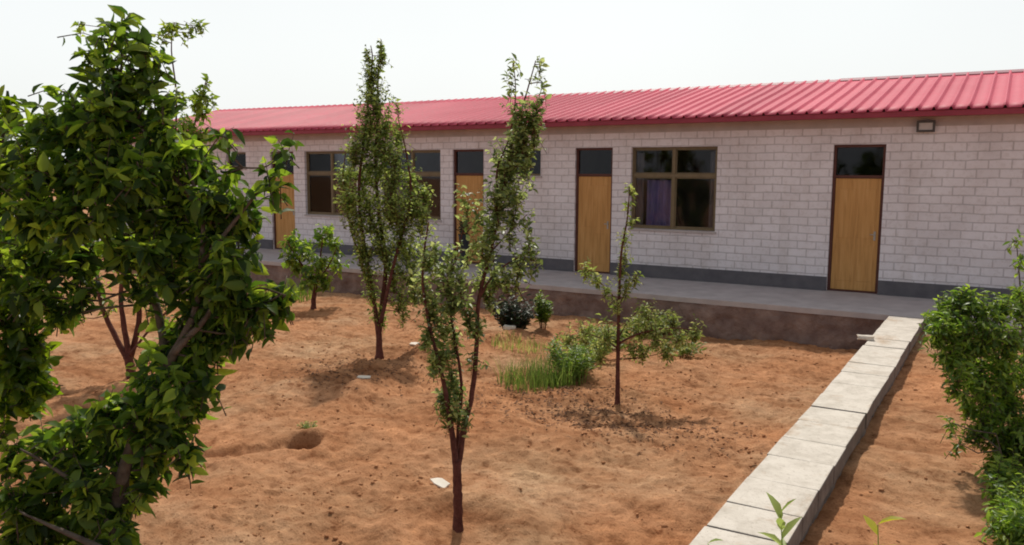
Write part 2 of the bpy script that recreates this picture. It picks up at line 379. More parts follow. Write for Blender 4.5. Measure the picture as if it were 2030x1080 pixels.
PLANTS = {"fore":{"stems":[[[-3.451,4.888,-0.675,0.038],[-3.464,4.914,-0.436,0.036],[-3.477,4.928,-0.282,0.035],[-3.488,4.937,-0.166,0.033],[-3.493,4.944,-0.097,0.031]],[[-3.491,4.933,-0.185,0.026],[-3.531,4.945,0.065,0.023],[-3.576,4.95,0.296,0.021],[-3.61,4.951,0.45,0.018],[-3.672,4.946,0.681,0.015],[-3.75,4.937,0.95,0.013],[-3.811,4.944,1.258,0.01],[-3.816,4.979,1.528,0.008],[-3.803,5.015,1.721,0.005]],[[-3.507,4.971,-0.18,0.026],[-3.489,5.021,0.091,0.024],[-3.475,5.049,0.227,0.022],[-3.454,5.081,0.363,0.021],[-3.443,5.126,0.635,0.019],[-3.451,5.16,0.906,0.017],[-3.454,5.191,1.139,0.015],[-3.404,5.271,1.488,0.013],[-3.365,5.339,1.799,0.011],[-3.343,5.397,2.109,0.009],[-3.301,5.467,2.42,0.008],[-3.245,5.545,2.731,0.006],[-3.204,5.603,2.964,0.004]],[[-3.54,5.01,-0.179,0.016],[-3.553,5.044,0.114,0.014],[-3.551,5.09,0.427,0.013],[-3.606,5.101,0.74,0.011],[-3.665,5.104,1.013,0.009],[-3.691,5.122,1.247,0.007],[-3.638,5.198,1.56,0.006],[-3.599,5.267,1.873,0.004]],[[-3.365,5.339,1.799,0.01],[-3.403,5.36,2.109,0.008],[-3.338,5.439,2.381,0.006],[-3.319,5.494,2.692,0.005],[-3.356,5.513,2.982,0.003]],[[-3.454,5.191,1.139,0.012],[-3.381,5.258,1.295,0.009],[-3.272,5.341,1.412,0.006],[-3.144,5.43,1.49,0.003]],[[-3.458,5.355,1.479,0.008],[-3.34,5.449,1.637,0.005],[-3.231,5.535,1.776,0.003]]],
"blobs":[[-3.161,5.597,2.96,0.035,3],[-3.144,5.618,2.809,0.039,3],[-3.125,5.5,2.665,0.062,6],[-3.333,5.484,2.977,0.035,3],[-3.324,5.441,2.82,0.046,3],[-3.23,5.407,2.624,0.096,10],[-3.151,5.485,2.589,0.085,10],[-3.23,5.446,2.456,0.108,18],[-3.152,5.521,2.458,0.062,6],[-3.312,5.434,2.303,0.129,22],[-3.199,5.472,2.322,0.085,12],[-3.372,5.42,2.148,0.118,22],[-3.194,5.428,2.187,0.058,5],[-3.32,5.488,2.032,0.111,14],[-3.318,5.227,1.957,0.107,22],[-3.294,5.41,1.877,0.086,10],[-3.39,5.269,1.762,0.116,16],[-3.291,5.368,1.722,0.109,8],[-3.14,5.379,1.766,0.069,4],[-3.378,5.18,1.574,0.115,12],[-3.231,5.423,1.486,0.086,8],[-3.171,5.475,1.564,0.059,4],[-3.302,5.241,1.419,0.116,12],[-3.239,5.363,1.333,0.07,6],[-3.504,5.267,1.325,0.103,10],[-3.427,5.294,1.208,0.095,8],[-3.492,5.11,1.574,0.085,4],[-3.527,5.127,1.917,0.084,6],[-3.471,5.182,1.802,0.077,4],[-3.621,5.193,1.324,0.099,8],[-3.57,4.986,1.194,0.107,10],[-3.804,4.983,1.489,0.101,9],[-3.891,5.048,1.28,0.103,12],[-3.78,4.979,1.139,0.109,14],[-3.696,5.06,1.016,0.11,12],[-3.739,4.922,0.934,0.085,11],[-3.69,5.017,0.785,0.086,12],[-3.645,5.088,0.897,0.079,8],[-3.664,4.897,0.711,0.062,9],[-3.634,5.038,0.628,0.078,9],[-3.592,5.081,0.464,0.071,10],[-3.632,5.001,0.435,0.063,9],[-3.534,4.963,0.339,0.07,12],[-3.651,4.98,0.357,0.055,5],[-3.457,4.988,0.305,0.054,6],[-3.498,5.118,1.066,0.086,9],[-3.795,5.133,1.438,0.119,7],[-3.605,5.069,1.493,0.1,6],[-3.654,5.005,1.321,0.116,8],[-3.514,5.039,1.212,0.1,8],[-3.717,4.963,1.611,0.084,5],[-3.31,5.329,1.312,0.102,6],[-3.135,5.374,1.612,0.07,3],[-3.081,5.4,1.457,0.062,3],[-3.429,5.154,0.949,0.058,5],[-3.437,5.062,0.727,0.046,3]]},"tall":{"stems":[[[-7.645,8.879,-0.604,0.048],[-7.667,8.911,-0.285,0.044],[-7.706,8.918,-0.067,0.04]],[[-7.684,8.911,-0.212,0.035],[-7.764,8.924,0.223,0.031],[-7.891,8.93,0.804,0.028],[-8.011,8.939,1.384,0.024],[-8.07,8.986,1.965,0.021],[-8.047,9.083,2.547,0.017],[-8.036,9.172,3.128,0.013],[-8.026,9.261,3.709,0.01],[-8.06,9.272,3.927,0.006]],[[-7.74,8.987,-0.268,0.04],[-7.729,9.062,0.208,0.035],[-7.724,9.148,0.794,0.03],[-7.851,9.164,1.453,0.025],[-7.945,9.211,2.185,0.021],[-7.976,9.297,2.918,0.016],[-8.008,9.371,3.577,0.011],[-8.002,9.44,4.031,0.006]],[[-7.598,8.869,-0.048,0.03],[-7.532,8.991,0.528,0.025],[-7.433,9.143,1.178,0.02],[-7.349,9.277,1.754,0.015],[-7.455,9.305,2.402,0.01],[-7.577,9.292,2.834,0.005]],[[-7.794,9.001,0.061,0.022],[-8.039,8.956,0.792,0.018],[-8.242,8.926,1.45,0.013],[-8.345,8.947,2.036,0.009],[-8.317,9.037,2.549,0.004]]],
"blobs":[[-7.933,9.346,3.963,0.044,3],[-7.872,9.294,3.81,0.058,5],[-8.109,9.238,3.855,0.051,4],[-7.995,9.246,3.634,0.131,12],[-7.988,9.199,3.379,0.175,16],[-7.891,9.17,3.158,0.203,18],[-7.931,9.049,2.972,0.202,18],[-7.838,9.324,2.915,0.191,14],[-7.633,9.364,3.091,0.087,2],[-7.988,8.999,2.686,0.217,20],[-7.858,9.286,2.624,0.235,22],[-7.638,9.363,2.695,0.132,7],[-8.085,8.888,2.469,0.159,14],[-7.925,9.136,2.33,0.256,24],[-7.535,9.175,2.328,0.217,18],[-8.293,9.001,2.146,0.162,14],[-8.131,9.199,2.037,0.253,22],[-7.676,9.227,2.004,0.249,24],[-7.522,9.501,2.078,0.178,14],[-8.076,8.756,1.787,0.173,16],[-7.94,9.028,1.675,0.249,24],[-7.464,9.021,1.686,0.243,26],[-7.329,9.369,1.753,0.19,18],[-7.169,9.399,1.864,0.109,6],[-7.998,8.766,1.465,0.188,14],[-7.856,9.09,1.346,0.235,20],[-7.417,9.127,1.396,0.231,24],[-7.171,9.28,1.506,0.173,14],[-7.878,8.836,1.104,0.188,14],[-7.625,9.034,1.03,0.218,20],[-7.386,9.256,1.063,0.205,18],[-7.802,8.85,0.78,0.159,10],[-7.598,9.164,0.69,0.191,14],[-7.338,9.249,0.735,0.161,14],[-7.795,8.944,0.477,0.146,7],[-7.447,9.089,0.377,0.16,10],[-7.34,9.306,0.433,0.118,8],[-7.759,8.952,0.22,0.117,4],[-7.346,9.076,0.166,0.102,3],[-7.672,9.014,0.071,0.103,3]]},"sap":{"stems":[[[-3.781,8.627,-0.664,0.03],[-3.802,8.658,-0.357,0.027],[-3.821,8.697,-0.002,0.023],[-3.84,8.736,0.352,0.02],[-3.858,8.784,0.766,0.016],[-3.866,8.838,1.18,0.013],[-3.833,8.917,1.594,0.009],[-3.837,8.965,1.948,0.006]],[[-3.856,8.759,0.589,0.012],[-3.973,8.709,0.736,0.009],[-4.109,8.646,0.871,0.007],[-4.23,8.591,1.0,0.004]],[[-3.832,8.708,0.538,0.008],[-3.773,8.769,0.714,0.005],[-3.676,8.857,0.921,0.003]],[[-3.784,8.621,0.136,0.014],[-3.571,8.768,0.255,0.011],[-3.273,8.957,0.315,0.007],[-2.994,9.123,0.288,0.004]],[[-3.825,8.703,0.057,0.012],[-4.011,8.606,0.174,0.008],[-4.271,8.46,0.261,0.004]],[[-3.908,8.899,0.135,0.01],[-3.799,9.0,0.377,0.007],[-3.604,9.144,0.559,0.004]]],
"blobs":[[-3.827,8.974,1.919,0.054,2],[-3.846,8.967,1.77,0.06,2],[-3.789,8.905,1.566,0.059,2],[-3.848,8.876,1.357,0.071,3],[-3.855,8.932,1.173,0.084,4],[-3.884,8.89,0.994,0.084,4],[-4.188,8.532,1.008,0.083,4],[-4.087,8.597,0.901,0.083,4],[-3.964,8.619,0.777,0.083,3],[-3.794,8.812,0.827,0.119,6],[-3.814,8.65,0.607,0.106,4],[-3.703,8.891,0.916,0.071,3],[-3.663,8.909,0.343,0.168,10],[-3.427,8.876,0.282,0.165,10],[-3.274,9.136,0.226,0.156,10],[-3.084,9.212,0.264,0.119,8],[-3.292,8.862,0.09,0.129,8],[-3.552,8.891,0.054,0.143,8],[-3.647,8.735,0.072,0.118,6],[-3.951,8.616,0.239,0.154,9],[-4.14,8.462,0.304,0.142,9],[-4.342,8.47,0.191,0.12,6],[-3.995,8.578,0.059,0.131,7],[-3.514,8.84,0.548,0.13,7],[-3.319,9.074,0.413,0.107,5]]},"small":{"stems":[[[-11.532,11.464,-0.627,0.05],[-11.55,11.492,-0.351,0.047],[-11.533,11.537,-0.105,0.043],[-11.516,11.583,0.142,0.04]],[[-11.526,11.527,-0.203,0.025],[-11.731,11.458,0.19,0.019],[-11.921,11.385,0.484,0.014],[-12.065,11.332,0.729,0.008]],[[-11.52,11.552,-0.055,0.025],[-11.494,11.638,0.438,0.017],[-11.478,11.704,0.832,0.008]],[[-11.518,11.55,-0.075,0.02],[-11.318,11.731,0.34,0.014],[-11.228,11.828,0.636,0.008]]],
"blobs":[[-12.206,11.535,0.809,0.221,8],[-11.824,11.498,0.63,0.258,10],[-11.668,11.899,0.861,0.242,8],[-11.322,11.888,0.727,0.18,6],[-11.956,11.48,0.324,0.26,12],[-11.392,11.466,0.409,0.294,14],[-11.402,11.96,0.314,0.222,9],[-11.481,11.275,0.077,0.234,11],[-11.295,11.561,0.08,0.217,8],[-11.985,11.314,0.486,0.178,7],[-11.462,11.832,1.024,0.12,3]]},"near":{"stems":[[[-3.809,2.275,-0.44,0.055],[-3.814,2.315,-0.13,0.052],[-3.82,2.352,0.154,0.05],[-3.82,2.385,0.387,0.048],[-3.822,2.41,0.568,0.045]],[[-3.775,2.371,0.51,0.035],[-3.736,2.424,0.714,0.031],[-3.669,2.498,0.945,0.027],[-3.585,2.581,1.175,0.023],[-3.511,2.656,1.38,0.018],[-3.496,2.701,1.636,0.014],[-3.513,2.727,1.891,0.01],[-3.595,2.71,2.121,0.006]],[[-3.744,2.646,1.062,0.024],[-3.787,2.653,1.3,0.021],[-3.869,2.641,1.565,0.018],[-3.999,2.596,1.802,0.015],[-4.072,2.585,2.04,0.013],[-4.068,2.626,2.305,0.01],[-4.055,2.679,2.623,0.007],[-4.07,2.711,2.914,0.004]],[[-3.959,2.703,1.552,0.016],[-4.176,2.586,1.659,0.012],[-4.35,2.503,1.821,0.008],[-4.454,2.462,1.983,0.004]],[[-3.542,2.55,1.186,0.018],[-3.433,2.638,1.339,0.015],[-3.335,2.72,1.491,0.011],[-3.206,2.802,1.517,0.007],[-3.084,2.871,1.48,0.004]],[[-3.454,2.669,1.641,0.014],[-3.375,2.735,1.768,0.011],[-3.297,2.8,1.895,0.009],[-3.219,2.866,2.022,0.006],[-3.163,2.909,2.085,0.003]],[[-3.734,2.304,0.276,0.02],[-3.874,2.248,0.477,0.015],[-4.013,2.181,0.603,0.01],[-4.172,2.099,0.703,0.005]],[[-3.552,2.178,0.269,0.02],[-3.734,2.081,0.364,0.013],[-3.926,1.977,0.459,0.005]],[[-4.414,2.557,1.649,0.018],[-4.576,2.498,1.925,0.011],[-4.666,2.483,2.201,0.004]],[[-3.556,2.76,1.889,0.014],[-3.727,2.689,2.121,0.009],[-3.876,2.631,2.352,0.004]]],
"blobs":[[-3.938,2.616,2.874,0.067,3],[-4.104,2.622,2.821,0.063,3],[-3.835,2.655,2.783,0.077,4],[-4.113,2.649,2.701,0.101,5],[-3.904,2.651,2.636,0.109,6],[-4.122,2.543,2.683,0.047,2],[-3.829,2.748,2.707,0.052,2],[-3.95,2.62,2.546,0.12,8],[-4.059,2.509,2.541,0.067,3],[-3.771,2.669,2.542,0.062,3],[-3.712,2.681,2.464,0.057,3],[-4.244,2.458,2.52,0.042,1],[-4.11,2.435,2.118,0.13,5],[-3.905,2.5,2.408,0.127,12],[-3.964,2.709,2.425,0.12,9],[-4.103,2.451,2.45,0.09,6],[-4.262,2.382,2.387,0.083,5],[-4.147,2.39,2.321,0.128,10],[-4.393,2.343,2.286,0.105,6],[-4.097,2.517,2.275,0.144,14],[-3.946,2.616,2.276,0.144,14],[-3.712,2.659,2.311,0.103,8],[-3.628,2.712,2.248,0.093,8],[-4.245,2.28,2.141,0.14,12],[-4.11,2.382,2.117,0.154,14],[-3.892,2.433,2.093,0.151,14],[-3.737,2.552,2.119,0.139,14],[-3.816,2.798,2.108,0.135,12],[-3.65,2.831,2.148,0.074,5],[-4.2,2.243,1.94,0.152,14],[-3.988,2.299,1.918,0.15,14],[-3.879,2.442,1.917,0.152,14],[-3.869,2.661,1.936,0.159,14],[-3.721,2.765,1.937,0.133,12],[-3.431,2.712,1.97,0.101,9],[-3.448,2.848,1.915,0.091,8],[-3.32,2.839,1.982,0.056,3],[-3.379,2.868,1.864,0.091,7],[-3.515,2.818,1.809,0.118,12],[-3.739,2.801,1.748,0.135,14],[-3.702,2.564,1.739,0.128,14],[-4.008,2.569,1.723,0.133,14],[-4.23,2.48,1.692,0.161,16],[-4.432,2.378,1.689,0.162,16],[-3.331,2.71,1.696,0.113,12],[-3.529,2.726,1.605,0.117,12],[-3.391,2.903,1.664,0.058,3],[-3.643,2.629,1.568,0.116,10],[-4.129,2.436,1.514,0.093,6],[-4.3,2.268,1.494,0.131,12],[-4.208,2.368,1.409,0.1,7],[-3.794,2.557,1.5,0.073,4],[-3.338,2.693,1.545,0.114,12],[-3.268,2.757,1.466,0.102,10],[-3.193,2.837,1.462,0.077,7],[-3.148,2.913,1.469,0.052,4],[-3.336,2.909,1.347,0.074,5],[-3.578,2.725,1.444,0.118,12],[-3.522,2.802,1.331,0.12,12],[-3.369,2.803,1.293,0.078,7],[-3.543,2.72,1.248,0.118,14],[-3.693,2.682,1.306,0.106,8],[-3.488,2.767,1.179,0.058,4],[-3.753,2.657,1.141,0.112,11],[-3.617,2.707,1.094,0.112,13],[-3.639,2.484,1.07,0.097,11],[-3.462,2.678,1.053,0.052,4],[-3.519,2.51,1.017,0.114,14],[-3.79,2.494,0.927,0.11,12],[-3.557,2.684,0.917,0.079,6],[-3.816,2.345,0.933,0.097,9],[-3.653,2.454,0.853,0.115,14],[-3.585,2.547,0.787,0.103,10],[-3.992,2.287,0.84,0.082,7],[-3.957,2.45,0.722,0.128,14],[-3.52,2.583,0.681,0.067,5],[-3.699,2.532,0.636,0.1,11],[-4.027,2.298,0.671,0.117,14],[-4.184,2.232,0.715,0.094,9],[-3.907,2.492,0.525,0.121,14],[-4.388,2.182,0.638,0.09,8],[-3.846,2.262,0.558,0.122,14],[-4.229,2.27,0.504,0.128,14],[-3.689,2.459,0.498,0.052,4],[-4.174,2.062,0.503,0.112,12],[-3.807,2.363,0.398,0.098,13],[-4.144,2.188,0.358,0.125,14],[-4.113,2.351,0.249,0.135,14],[-4.254,2.064,0.27,0.116,12],[-3.736,2.338,0.276,0.061,6],[-4.212,2.238,0.129,0.134,12],[-3.774,2.25,0.208,0.127,14]],
"shoots":[[-3.135,2.946,2.229],[-3.15,2.908,2.022],[-3.209,2.887,2.123],[-3.367,2.79,2.122],[-3.412,2.789,2.311]]},"edge":{"stems":[[[-5.015,1.985,-0.631,0.05],[-5.03,2.057,-0.064,0.044],[-5.022,2.122,0.361,0.039],[-4.99,2.202,0.786,0.034],[-4.946,2.289,1.211,0.028],[-4.902,2.377,1.636,0.022],[-4.888,2.433,1.976,0.017],[-4.88,2.487,2.316,0.011],[-4.878,2.52,2.543,0.006]],[[-4.882,2.154,0.814,0.02],[-4.774,2.244,0.981,0.015],[-4.662,2.327,1.093,0.009],[-4.569,2.388,1.121,0.004]],[[-4.838,2.24,1.23,0.02],[-4.731,2.329,1.397,0.012],[-4.617,2.41,1.481,0.004]]],
"blobs":[[-4.885,2.514,2.514,0.057,3],[-4.784,2.463,2.41,0.078,5],[-4.946,2.483,2.289,0.115,6],[-4.668,2.374,2.144,0.123,8],[-4.684,2.319,1.981,0.164,10],[-4.849,2.414,1.779,0.171,10],[-4.76,2.41,1.584,0.17,12],[-4.654,2.397,1.395,0.168,14],[-4.664,2.339,1.261,0.153,14],[-4.659,2.441,1.188,0.119,12],[-4.693,2.343,1.086,0.14,14],[-4.662,2.446,1.027,0.109,11],[-4.661,2.371,0.941,0.113,12],[-4.571,2.432,0.925,0.068,6],[-4.743,2.337,0.82,0.099,10],[-4.689,2.418,0.795,0.069,6],[-5.126,2.376,1.624,0.234,12],[-4.933,2.181,1.23,0.251,14],[-5.076,2.297,0.81,0.205,12],[-5.248,2.346,1.913,0.234,10],[-4.643,2.264,0.681,0.061,4]]},"far":{"stems":[[[-9.693,6.337,-0.595,0.06],[-9.726,6.339,-0.444,0.058],[-9.769,6.331,-0.312,0.055]],[[-9.753,6.332,-0.378,0.04],[-9.942,6.268,-0.017,0.034],[-10.111,6.222,0.377,0.028],[-10.203,6.24,0.904,0.022],[-10.314,6.286,1.694,0.016],[-10.245,6.421,2.353,0.01]],[[-9.744,6.342,-0.345,0.04],[-9.838,6.35,0.116,0.034],[-9.897,6.38,0.576,0.028],[-9.838,6.528,1.368,0.022],[-9.835,6.643,2.158,0.016],[-9.723,6.833,3.015,0.01]],[[-9.823,6.407,-0.381,0.04],[-9.758,6.514,0.098,0.034],[-9.768,6.565,0.497,0.029],[-9.63,6.744,1.163,0.023],[-9.456,6.963,1.962,0.017],[-9.286,7.19,2.828,0.012],[-9.215,7.3,3.294,0.006]],[[-9.688,6.709,1.163,0.02],[-9.527,6.949,2.161,0.016],[-9.528,7.071,3.026,0.013],[-9.631,7.103,3.69,0.009],[-9.627,7.157,4.056,0.005]],[[-9.564,6.227,-0.267,0.02],[-9.344,6.412,0.09,0.015],[-9.088,6.613,0.415,0.011],[-8.827,6.809,0.675,0.006]]],
"blobs":[[-9.492,7.057,4.028,0.053,3],[-9.399,7.213,3.948,0.067,3],[-9.614,7.031,4.003,0.053,3],[-9.263,7.311,4.067,0.08,3],[-9.36,7.265,4.017,0.053,2],[-9.676,6.993,3.874,0.093,3],[-9.118,7.239,3.283,0.066,3],[-9.057,7.143,3.109,0.092,5],[-9.187,7.084,3.013,0.119,6],[-9.048,7.254,3.086,0.066,2],[-9.436,7.083,3.089,0.133,4],[-9.23,7.23,2.928,0.134,7],[-9.264,7.014,2.751,0.185,10],[-9.016,7.01,2.616,0.163,9],[-9.384,6.868,2.617,0.197,10],[-9.9,6.939,2.698,0.237,12],[-9.149,6.907,2.356,0.229,14],[-9.04,7.134,2.361,0.159,8],[-9.776,6.975,2.162,0.258,14],[-8.904,6.934,2.033,0.195,10],[-9.86,6.634,1.695,0.267,14],[-9.592,7.05,1.69,0.272,14],[-9.896,6.272,1.183,0.261,12],[-9.738,6.596,1.168,0.266,12],[-9.533,6.979,1.152,0.272,14],[-8.874,6.876,1.321,0.228,12],[-10.475,6.285,2.352,0.066,2],[-10.637,6.449,4.035,0.04,2],[-10.259,6.259,0.63,0.2,8],[-9.433,6.652,0.648,0.232,12],[-8.986,6.777,0.667,0.209,12],[-9.475,6.586,0.251,0.186,9],[-9.196,6.679,0.13,0.185,9],[-10.018,6.269,0.379,0.146,4],[-10.297,6.052,0.25,0.106,2],[-9.944,6.569,0.822,0.202,8],[-9.417,6.673,-0.164,0.147,5],[-10.58,5.851,-0.219,0.001,0]]},"bush":{"stems":[[[0.293,6.163,-0.3,0.022],[0.279,7.108,-0.3,0.018],[0.19,7.376,0.084,0.015],[0.056,7.361,0.556,0.011],[-0.104,7.314,0.91,0.008],[-0.255,7.256,1.145,0.004]],[[0.298,6.167,-0.3,0.02],[0.32,7.497,-0.3,0.017],[0.245,7.557,0.293,0.013],[0.178,7.584,0.773,0.01],[0.118,7.616,1.253,0.006],[0.066,7.636,1.613,0.003]],[[0.286,6.133,-0.3,0.014],[0.181,6.822,-0.3,0.01],[0.099,6.948,-0.047,0.007],[0.035,6.941,0.178,0.003]],[[0.193,7.491,0.053,0.012],[-0.036,7.397,0.372,0.009],[-0.258,7.296,0.61,0.006],[-0.408,7.244,0.889,0.003]],[[0.307,6.172,-0.3,0.02],[0.41,7.6,-0.106,0.013],[0.404,7.682,0.495,0.005]]],
"blobs":[[-0.292,7.305,1.136,0.072,4],[-0.437,7.205,0.995,0.064,4],[0.054,6.684,-0.05,0.096,8],[0.107,5.797,-0.05,0.111,10],[0.201,5.726,-0.05,0.118,10],[-0.256,7.049,0.218,0.055,2],[0.098,7.217,-0.05,0.119,10],[0.134,6.092,-0.05,0.103,10],[-0.039,7.259,0.199,0.103,9],[-0.31,7.189,0.949,0.095,8],[-0.131,7.265,0.551,0.119,10],[0.156,7.37,0.08,0.135,12],[0.102,7.471,0.375,0.153,12],[0.163,6.753,-0.05,0.12,12],[0.212,6.046,-0.05,0.104,12],[-0.275,7.241,1.194,0.048,4],[-0.203,7.243,1.151,0.079,8],[-0.391,7.272,1.05,0.089,9],[-0.278,7.173,1.014,0.11,12],[-0.113,7.254,1.078,0.102,10],[0.018,7.306,1.122,0.094,8],[0.122,7.603,1.092,0.097,8],[-0.387,7.048,0.923,0.094,10],[-0.235,7.165,0.88,0.134,14],[-0.067,7.171,0.917,0.14,16],[0.099,7.331,0.909,0.141,14],[-0.328,7.122,0.737,0.111,11],[-0.16,7.399,0.664,0.146,16],[0.031,7.301,0.686,0.15,18],[0.191,7.638,0.599,0.146,14],[-0.243,7.048,0.562,0.101,9],[-0.074,7.215,0.489,0.142,16],[0.114,7.333,0.449,0.15,18],[-0.151,7.271,0.322,0.096,8],[-0.009,7.417,0.226,0.121,14],[0.163,7.312,0.219,0.134,18],[-0.084,7.199,0.126,0.087,5],[0.073,7.232,0.063,0.11,14],[-0.2,7.185,0.048,0.064,2],[0.199,7.404,-0.046,0.112,14],[0.049,7.053,-0.05,0.071,7],[0.148,6.743,-0.05,0.096,12],[0.089,6.317,-0.05,0.08,8],[0.206,6.338,-0.05,0.109,12],[0.12,5.895,-0.05,0.079,9],[0.188,5.76,-0.05,0.096,8],[0.311,7.831,0.912,0.205,14],[0.369,7.594,0.468,0.24,16],[0.35,7.175,0.089,0.229,14],[0.483,7.61,0.723,0.237,12],[0.058,7.48,1.622,0.04,1],[0.108,7.539,1.482,0.04,1],[0.118,7.452,1.232,0.055,2]]}}
def axis(lo, hi, fine_lo, fine_hi, step):
    a = list(np.arange(fine_lo, fine_hi, step)); k = step
    x = fine_lo
    left = []
    while x > lo: k *= 1.35; x -= k; left.append(x)
    x = a[-1]; k = step; right = []
    while x < hi: k *= 1.35; x += k; right.append(x)
    return np.array(left[::-1] + a + right)
gx = axis(-600, 600, -12.5, 1.6, .024); gy = axis(-300, 900, 2.4, 13.5, .024)
GX, GY = np.meshgrid(gx, gy); GZ = ground_z(GX, GY)
GZ = np.where((GY > 13.45) & (GX < 6) & (GX > -40) & (GY < 24), -.9, GZ)
nx, ny = len(gx), len(gy)
idx = np.arange(nx*ny).reshape(ny, nx)
F = np.stack([idx[:-1, :-1], idx[:-1, 1:], idx[1:, 1:], idx[1:, :-1]], -1).reshape(-1, 4)
g = np_mesh('ground', np.stack([GX, GY, GZ], -1).reshape(-1, 3), F, M['soil']); tag(g, kind='structure')

# loose clods and stones lying on the soil
rs = np.random.RandomState(11)
ico = bmesh.new(); bmesh.ops.create_icosphere(ico, subdivisions=1, radius=1)
IV = np.array([v.co[:] for v in ico.verts]); IF = np.array([[v.index for v in f.verts] for f in ico.faces]); ico.free()
N = 8000
cx = rs.uniform(-10.5, 1.3, N); cy = 3.2 + 10*rs.uniform(0, 1, N)**1.3
keep = ~((cx > -1.5) & (cx < -.88)) & (cy < 13.2) & (vnoise(cx, cy, 1.1, 40) > -.12 + rs.uniform(-.25, .25, N)); cx, cy = cx[keep], cy[keep]; N = len(cx)
sz = .004 + .016*rs.uniform(0, 1, N)**3.2
cz = ground_z(cx, cy)
J = 1 + rs.uniform(-.35, .35, (N, len(IV), 1))
V = IV[None]*J*sz[:, None, None]*np.stack([rs.uniform(.8, 1.5, N), rs.uniform(.8, 1.5, N), rs.uniform(.5, .9, N)], -1)[:, None, :]
V += np.stack([cx, cy, cz + sz*.25], -1)[:, None, :]
Fc = (IF[None] + (np.arange(N)*len(IV))[:, None, None]).reshape(-1, 3)
o = np_mesh('soil_clods', V.reshape(-1, 3), None, M['clod'], F3=Fc, smooth=False)
tag(o, 'loose reddish clods and crumbs scattered over the bare soil', 'soil clods', kind='stuff')

def rehome(o, parent):
    """put an object whose mesh is in world coordinates under a parent that sits two levels down"""
    o.parent = parent; base = Vector((0,0,0)); p = parent
    while p: base += p.location; p = p.parent
    o.location = -base
def sub(mb, name, mat, parent, **k):
    o = mb.build(name, mat, None, **k); rehome(o, parent); return o

# ------------------------------------------------------------------ brick house
D = 15.5945; X0, X1 = -24.0, 3.2; DEEP = 4.1
HT, HL, DW = 2.64, 2.05, .8636
house = empty('brick_house', (-8, D, 0))
tag(house, 'long low white brick house with red metal roof, wooden doors and brown framed windows', 'house')
doors = [(-2.7491, ''), (-7.9285, ''), (-11.1207, ''), (-17.1622, '')]
wins = [(-6.6512, -4.8632, .9924, HT), (-13.26, -11.4712, .9924, HT), (-15.8938, -14.10, .9924, HT), (-22.6, -20.8, .9924, HT)]
small = [(-9.62, -8.77, 2.05, HT), (-18.95, -18.14, 2.2, HT)]
opens = [(x, x+DW, 0, HT) for x, _ in doors] + wins + small
WT = .24
def wall_with_openings(mb, x0, x1, z0, z1, y, t, ops):
    xs = sorted({x0, x1} | {a for o in ops for a in o[:2]}); zs = sorted({z0, z1} | {a for o in ops for a in o[2:] if z0 < a < z1})
    def hole(x, z): return any(o[0] < x < o[1] and o[2] < z < o[3] for o in ops)
    for i in range(len(xs)-1):
        for j in range(len(zs)-1):
            a, b, c, d = xs[i], xs[i+1], zs[j], zs[j+1]
            if hole((a+b)/2, (c+d)/2): continue
            mb.add([(a,y,c),(b,y,c),(b,y,d),(a,y,d)], [(0,1,2,3)])
            mb.add([(a,y+t,c),(b,y+t,c),(b,y+t,d),(a,y+t,d)], [(3,2,1,0)], 1)
    for a, b, c, d in ops:
        mb.add([(a,y,c),(a,y+t,c),(a,y+t,d),(a,y,d)], [(0,1,2,3)])
        mb.add([(b,y,c),(b,y+t,c),(b,y+t,d),(b,y,d)], [(3,2,1,0)])
        mb.add([(a,y,d),(b,y,d),(b,y+t,d),(a,y+t,d)], [(0,1,2,3)])
        if c > z0: mb.add([(a,y,c),(b,y,c),(b,y+t,c),(a,y+t,c)], [(3,2,1,0)])
mb = MB(); ZB = 2.93
wall_with_openings(mb, X0, X1, 0.0, ZB, D, WT, opens)
mb.box(X0, X0+WT, D+WT, D+DEEP*2-WT, 0, ZB); mb.box(X1-WT, X1, D+WT, D+DEEP*2-WT, 0, ZB)
mb.box(X0, X1, D+DEEP*2-WT, D+DEEP*2, 0, ZB)
# gable ends above the eaves
RY, RZ = 19.7, 4.2; EY, EZ = D-.4, 3.185
slope = (RZ-EZ)/(RY-EY)
for xa, xb in ((X0, X0+WT), (X1-WT, X1)):
    zt = EZ + slope*(D-EY) - .06
    yb = 2*RY - D
    mb.add([(xa,D,ZB),(xa,yb,ZB),(xa,yb,zt),(xa,RY,RZ-.08),(xa,D,zt)], [(0,1,2,3,4)])
    mb.add([(xb,D,ZB),(xb,yb,ZB),(xb,yb,zt),(xb,RY,RZ-.08),(xb,D,zt)], [(4,3,2,1,0)])
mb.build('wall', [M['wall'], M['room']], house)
mb = MB(); mb.box(X0-.01, X1+.01, D-.004, D+WT, ZB, EZ+slope*(D-EY)-.03); mb.build('ring_beam', M['beam'], house)
mb = MB()
xs = [X0] + sorted(a for x, _ in doors for a in (x-.001, x+DW+.001)) + [X1]
for k in range(0, len(xs), 2): mb.box(xs[k], xs[k+1], D-.028, D-.001, .002, .255)
mb.build('plinth', M['plinth'], house, bevel=.004)
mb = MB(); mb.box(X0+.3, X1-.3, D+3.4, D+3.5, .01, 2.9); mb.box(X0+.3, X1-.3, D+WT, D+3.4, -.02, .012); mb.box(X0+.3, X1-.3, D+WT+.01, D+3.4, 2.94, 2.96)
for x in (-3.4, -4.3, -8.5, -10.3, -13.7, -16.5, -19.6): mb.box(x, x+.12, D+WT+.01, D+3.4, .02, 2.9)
mb.build('room_partition', M['room'], house)

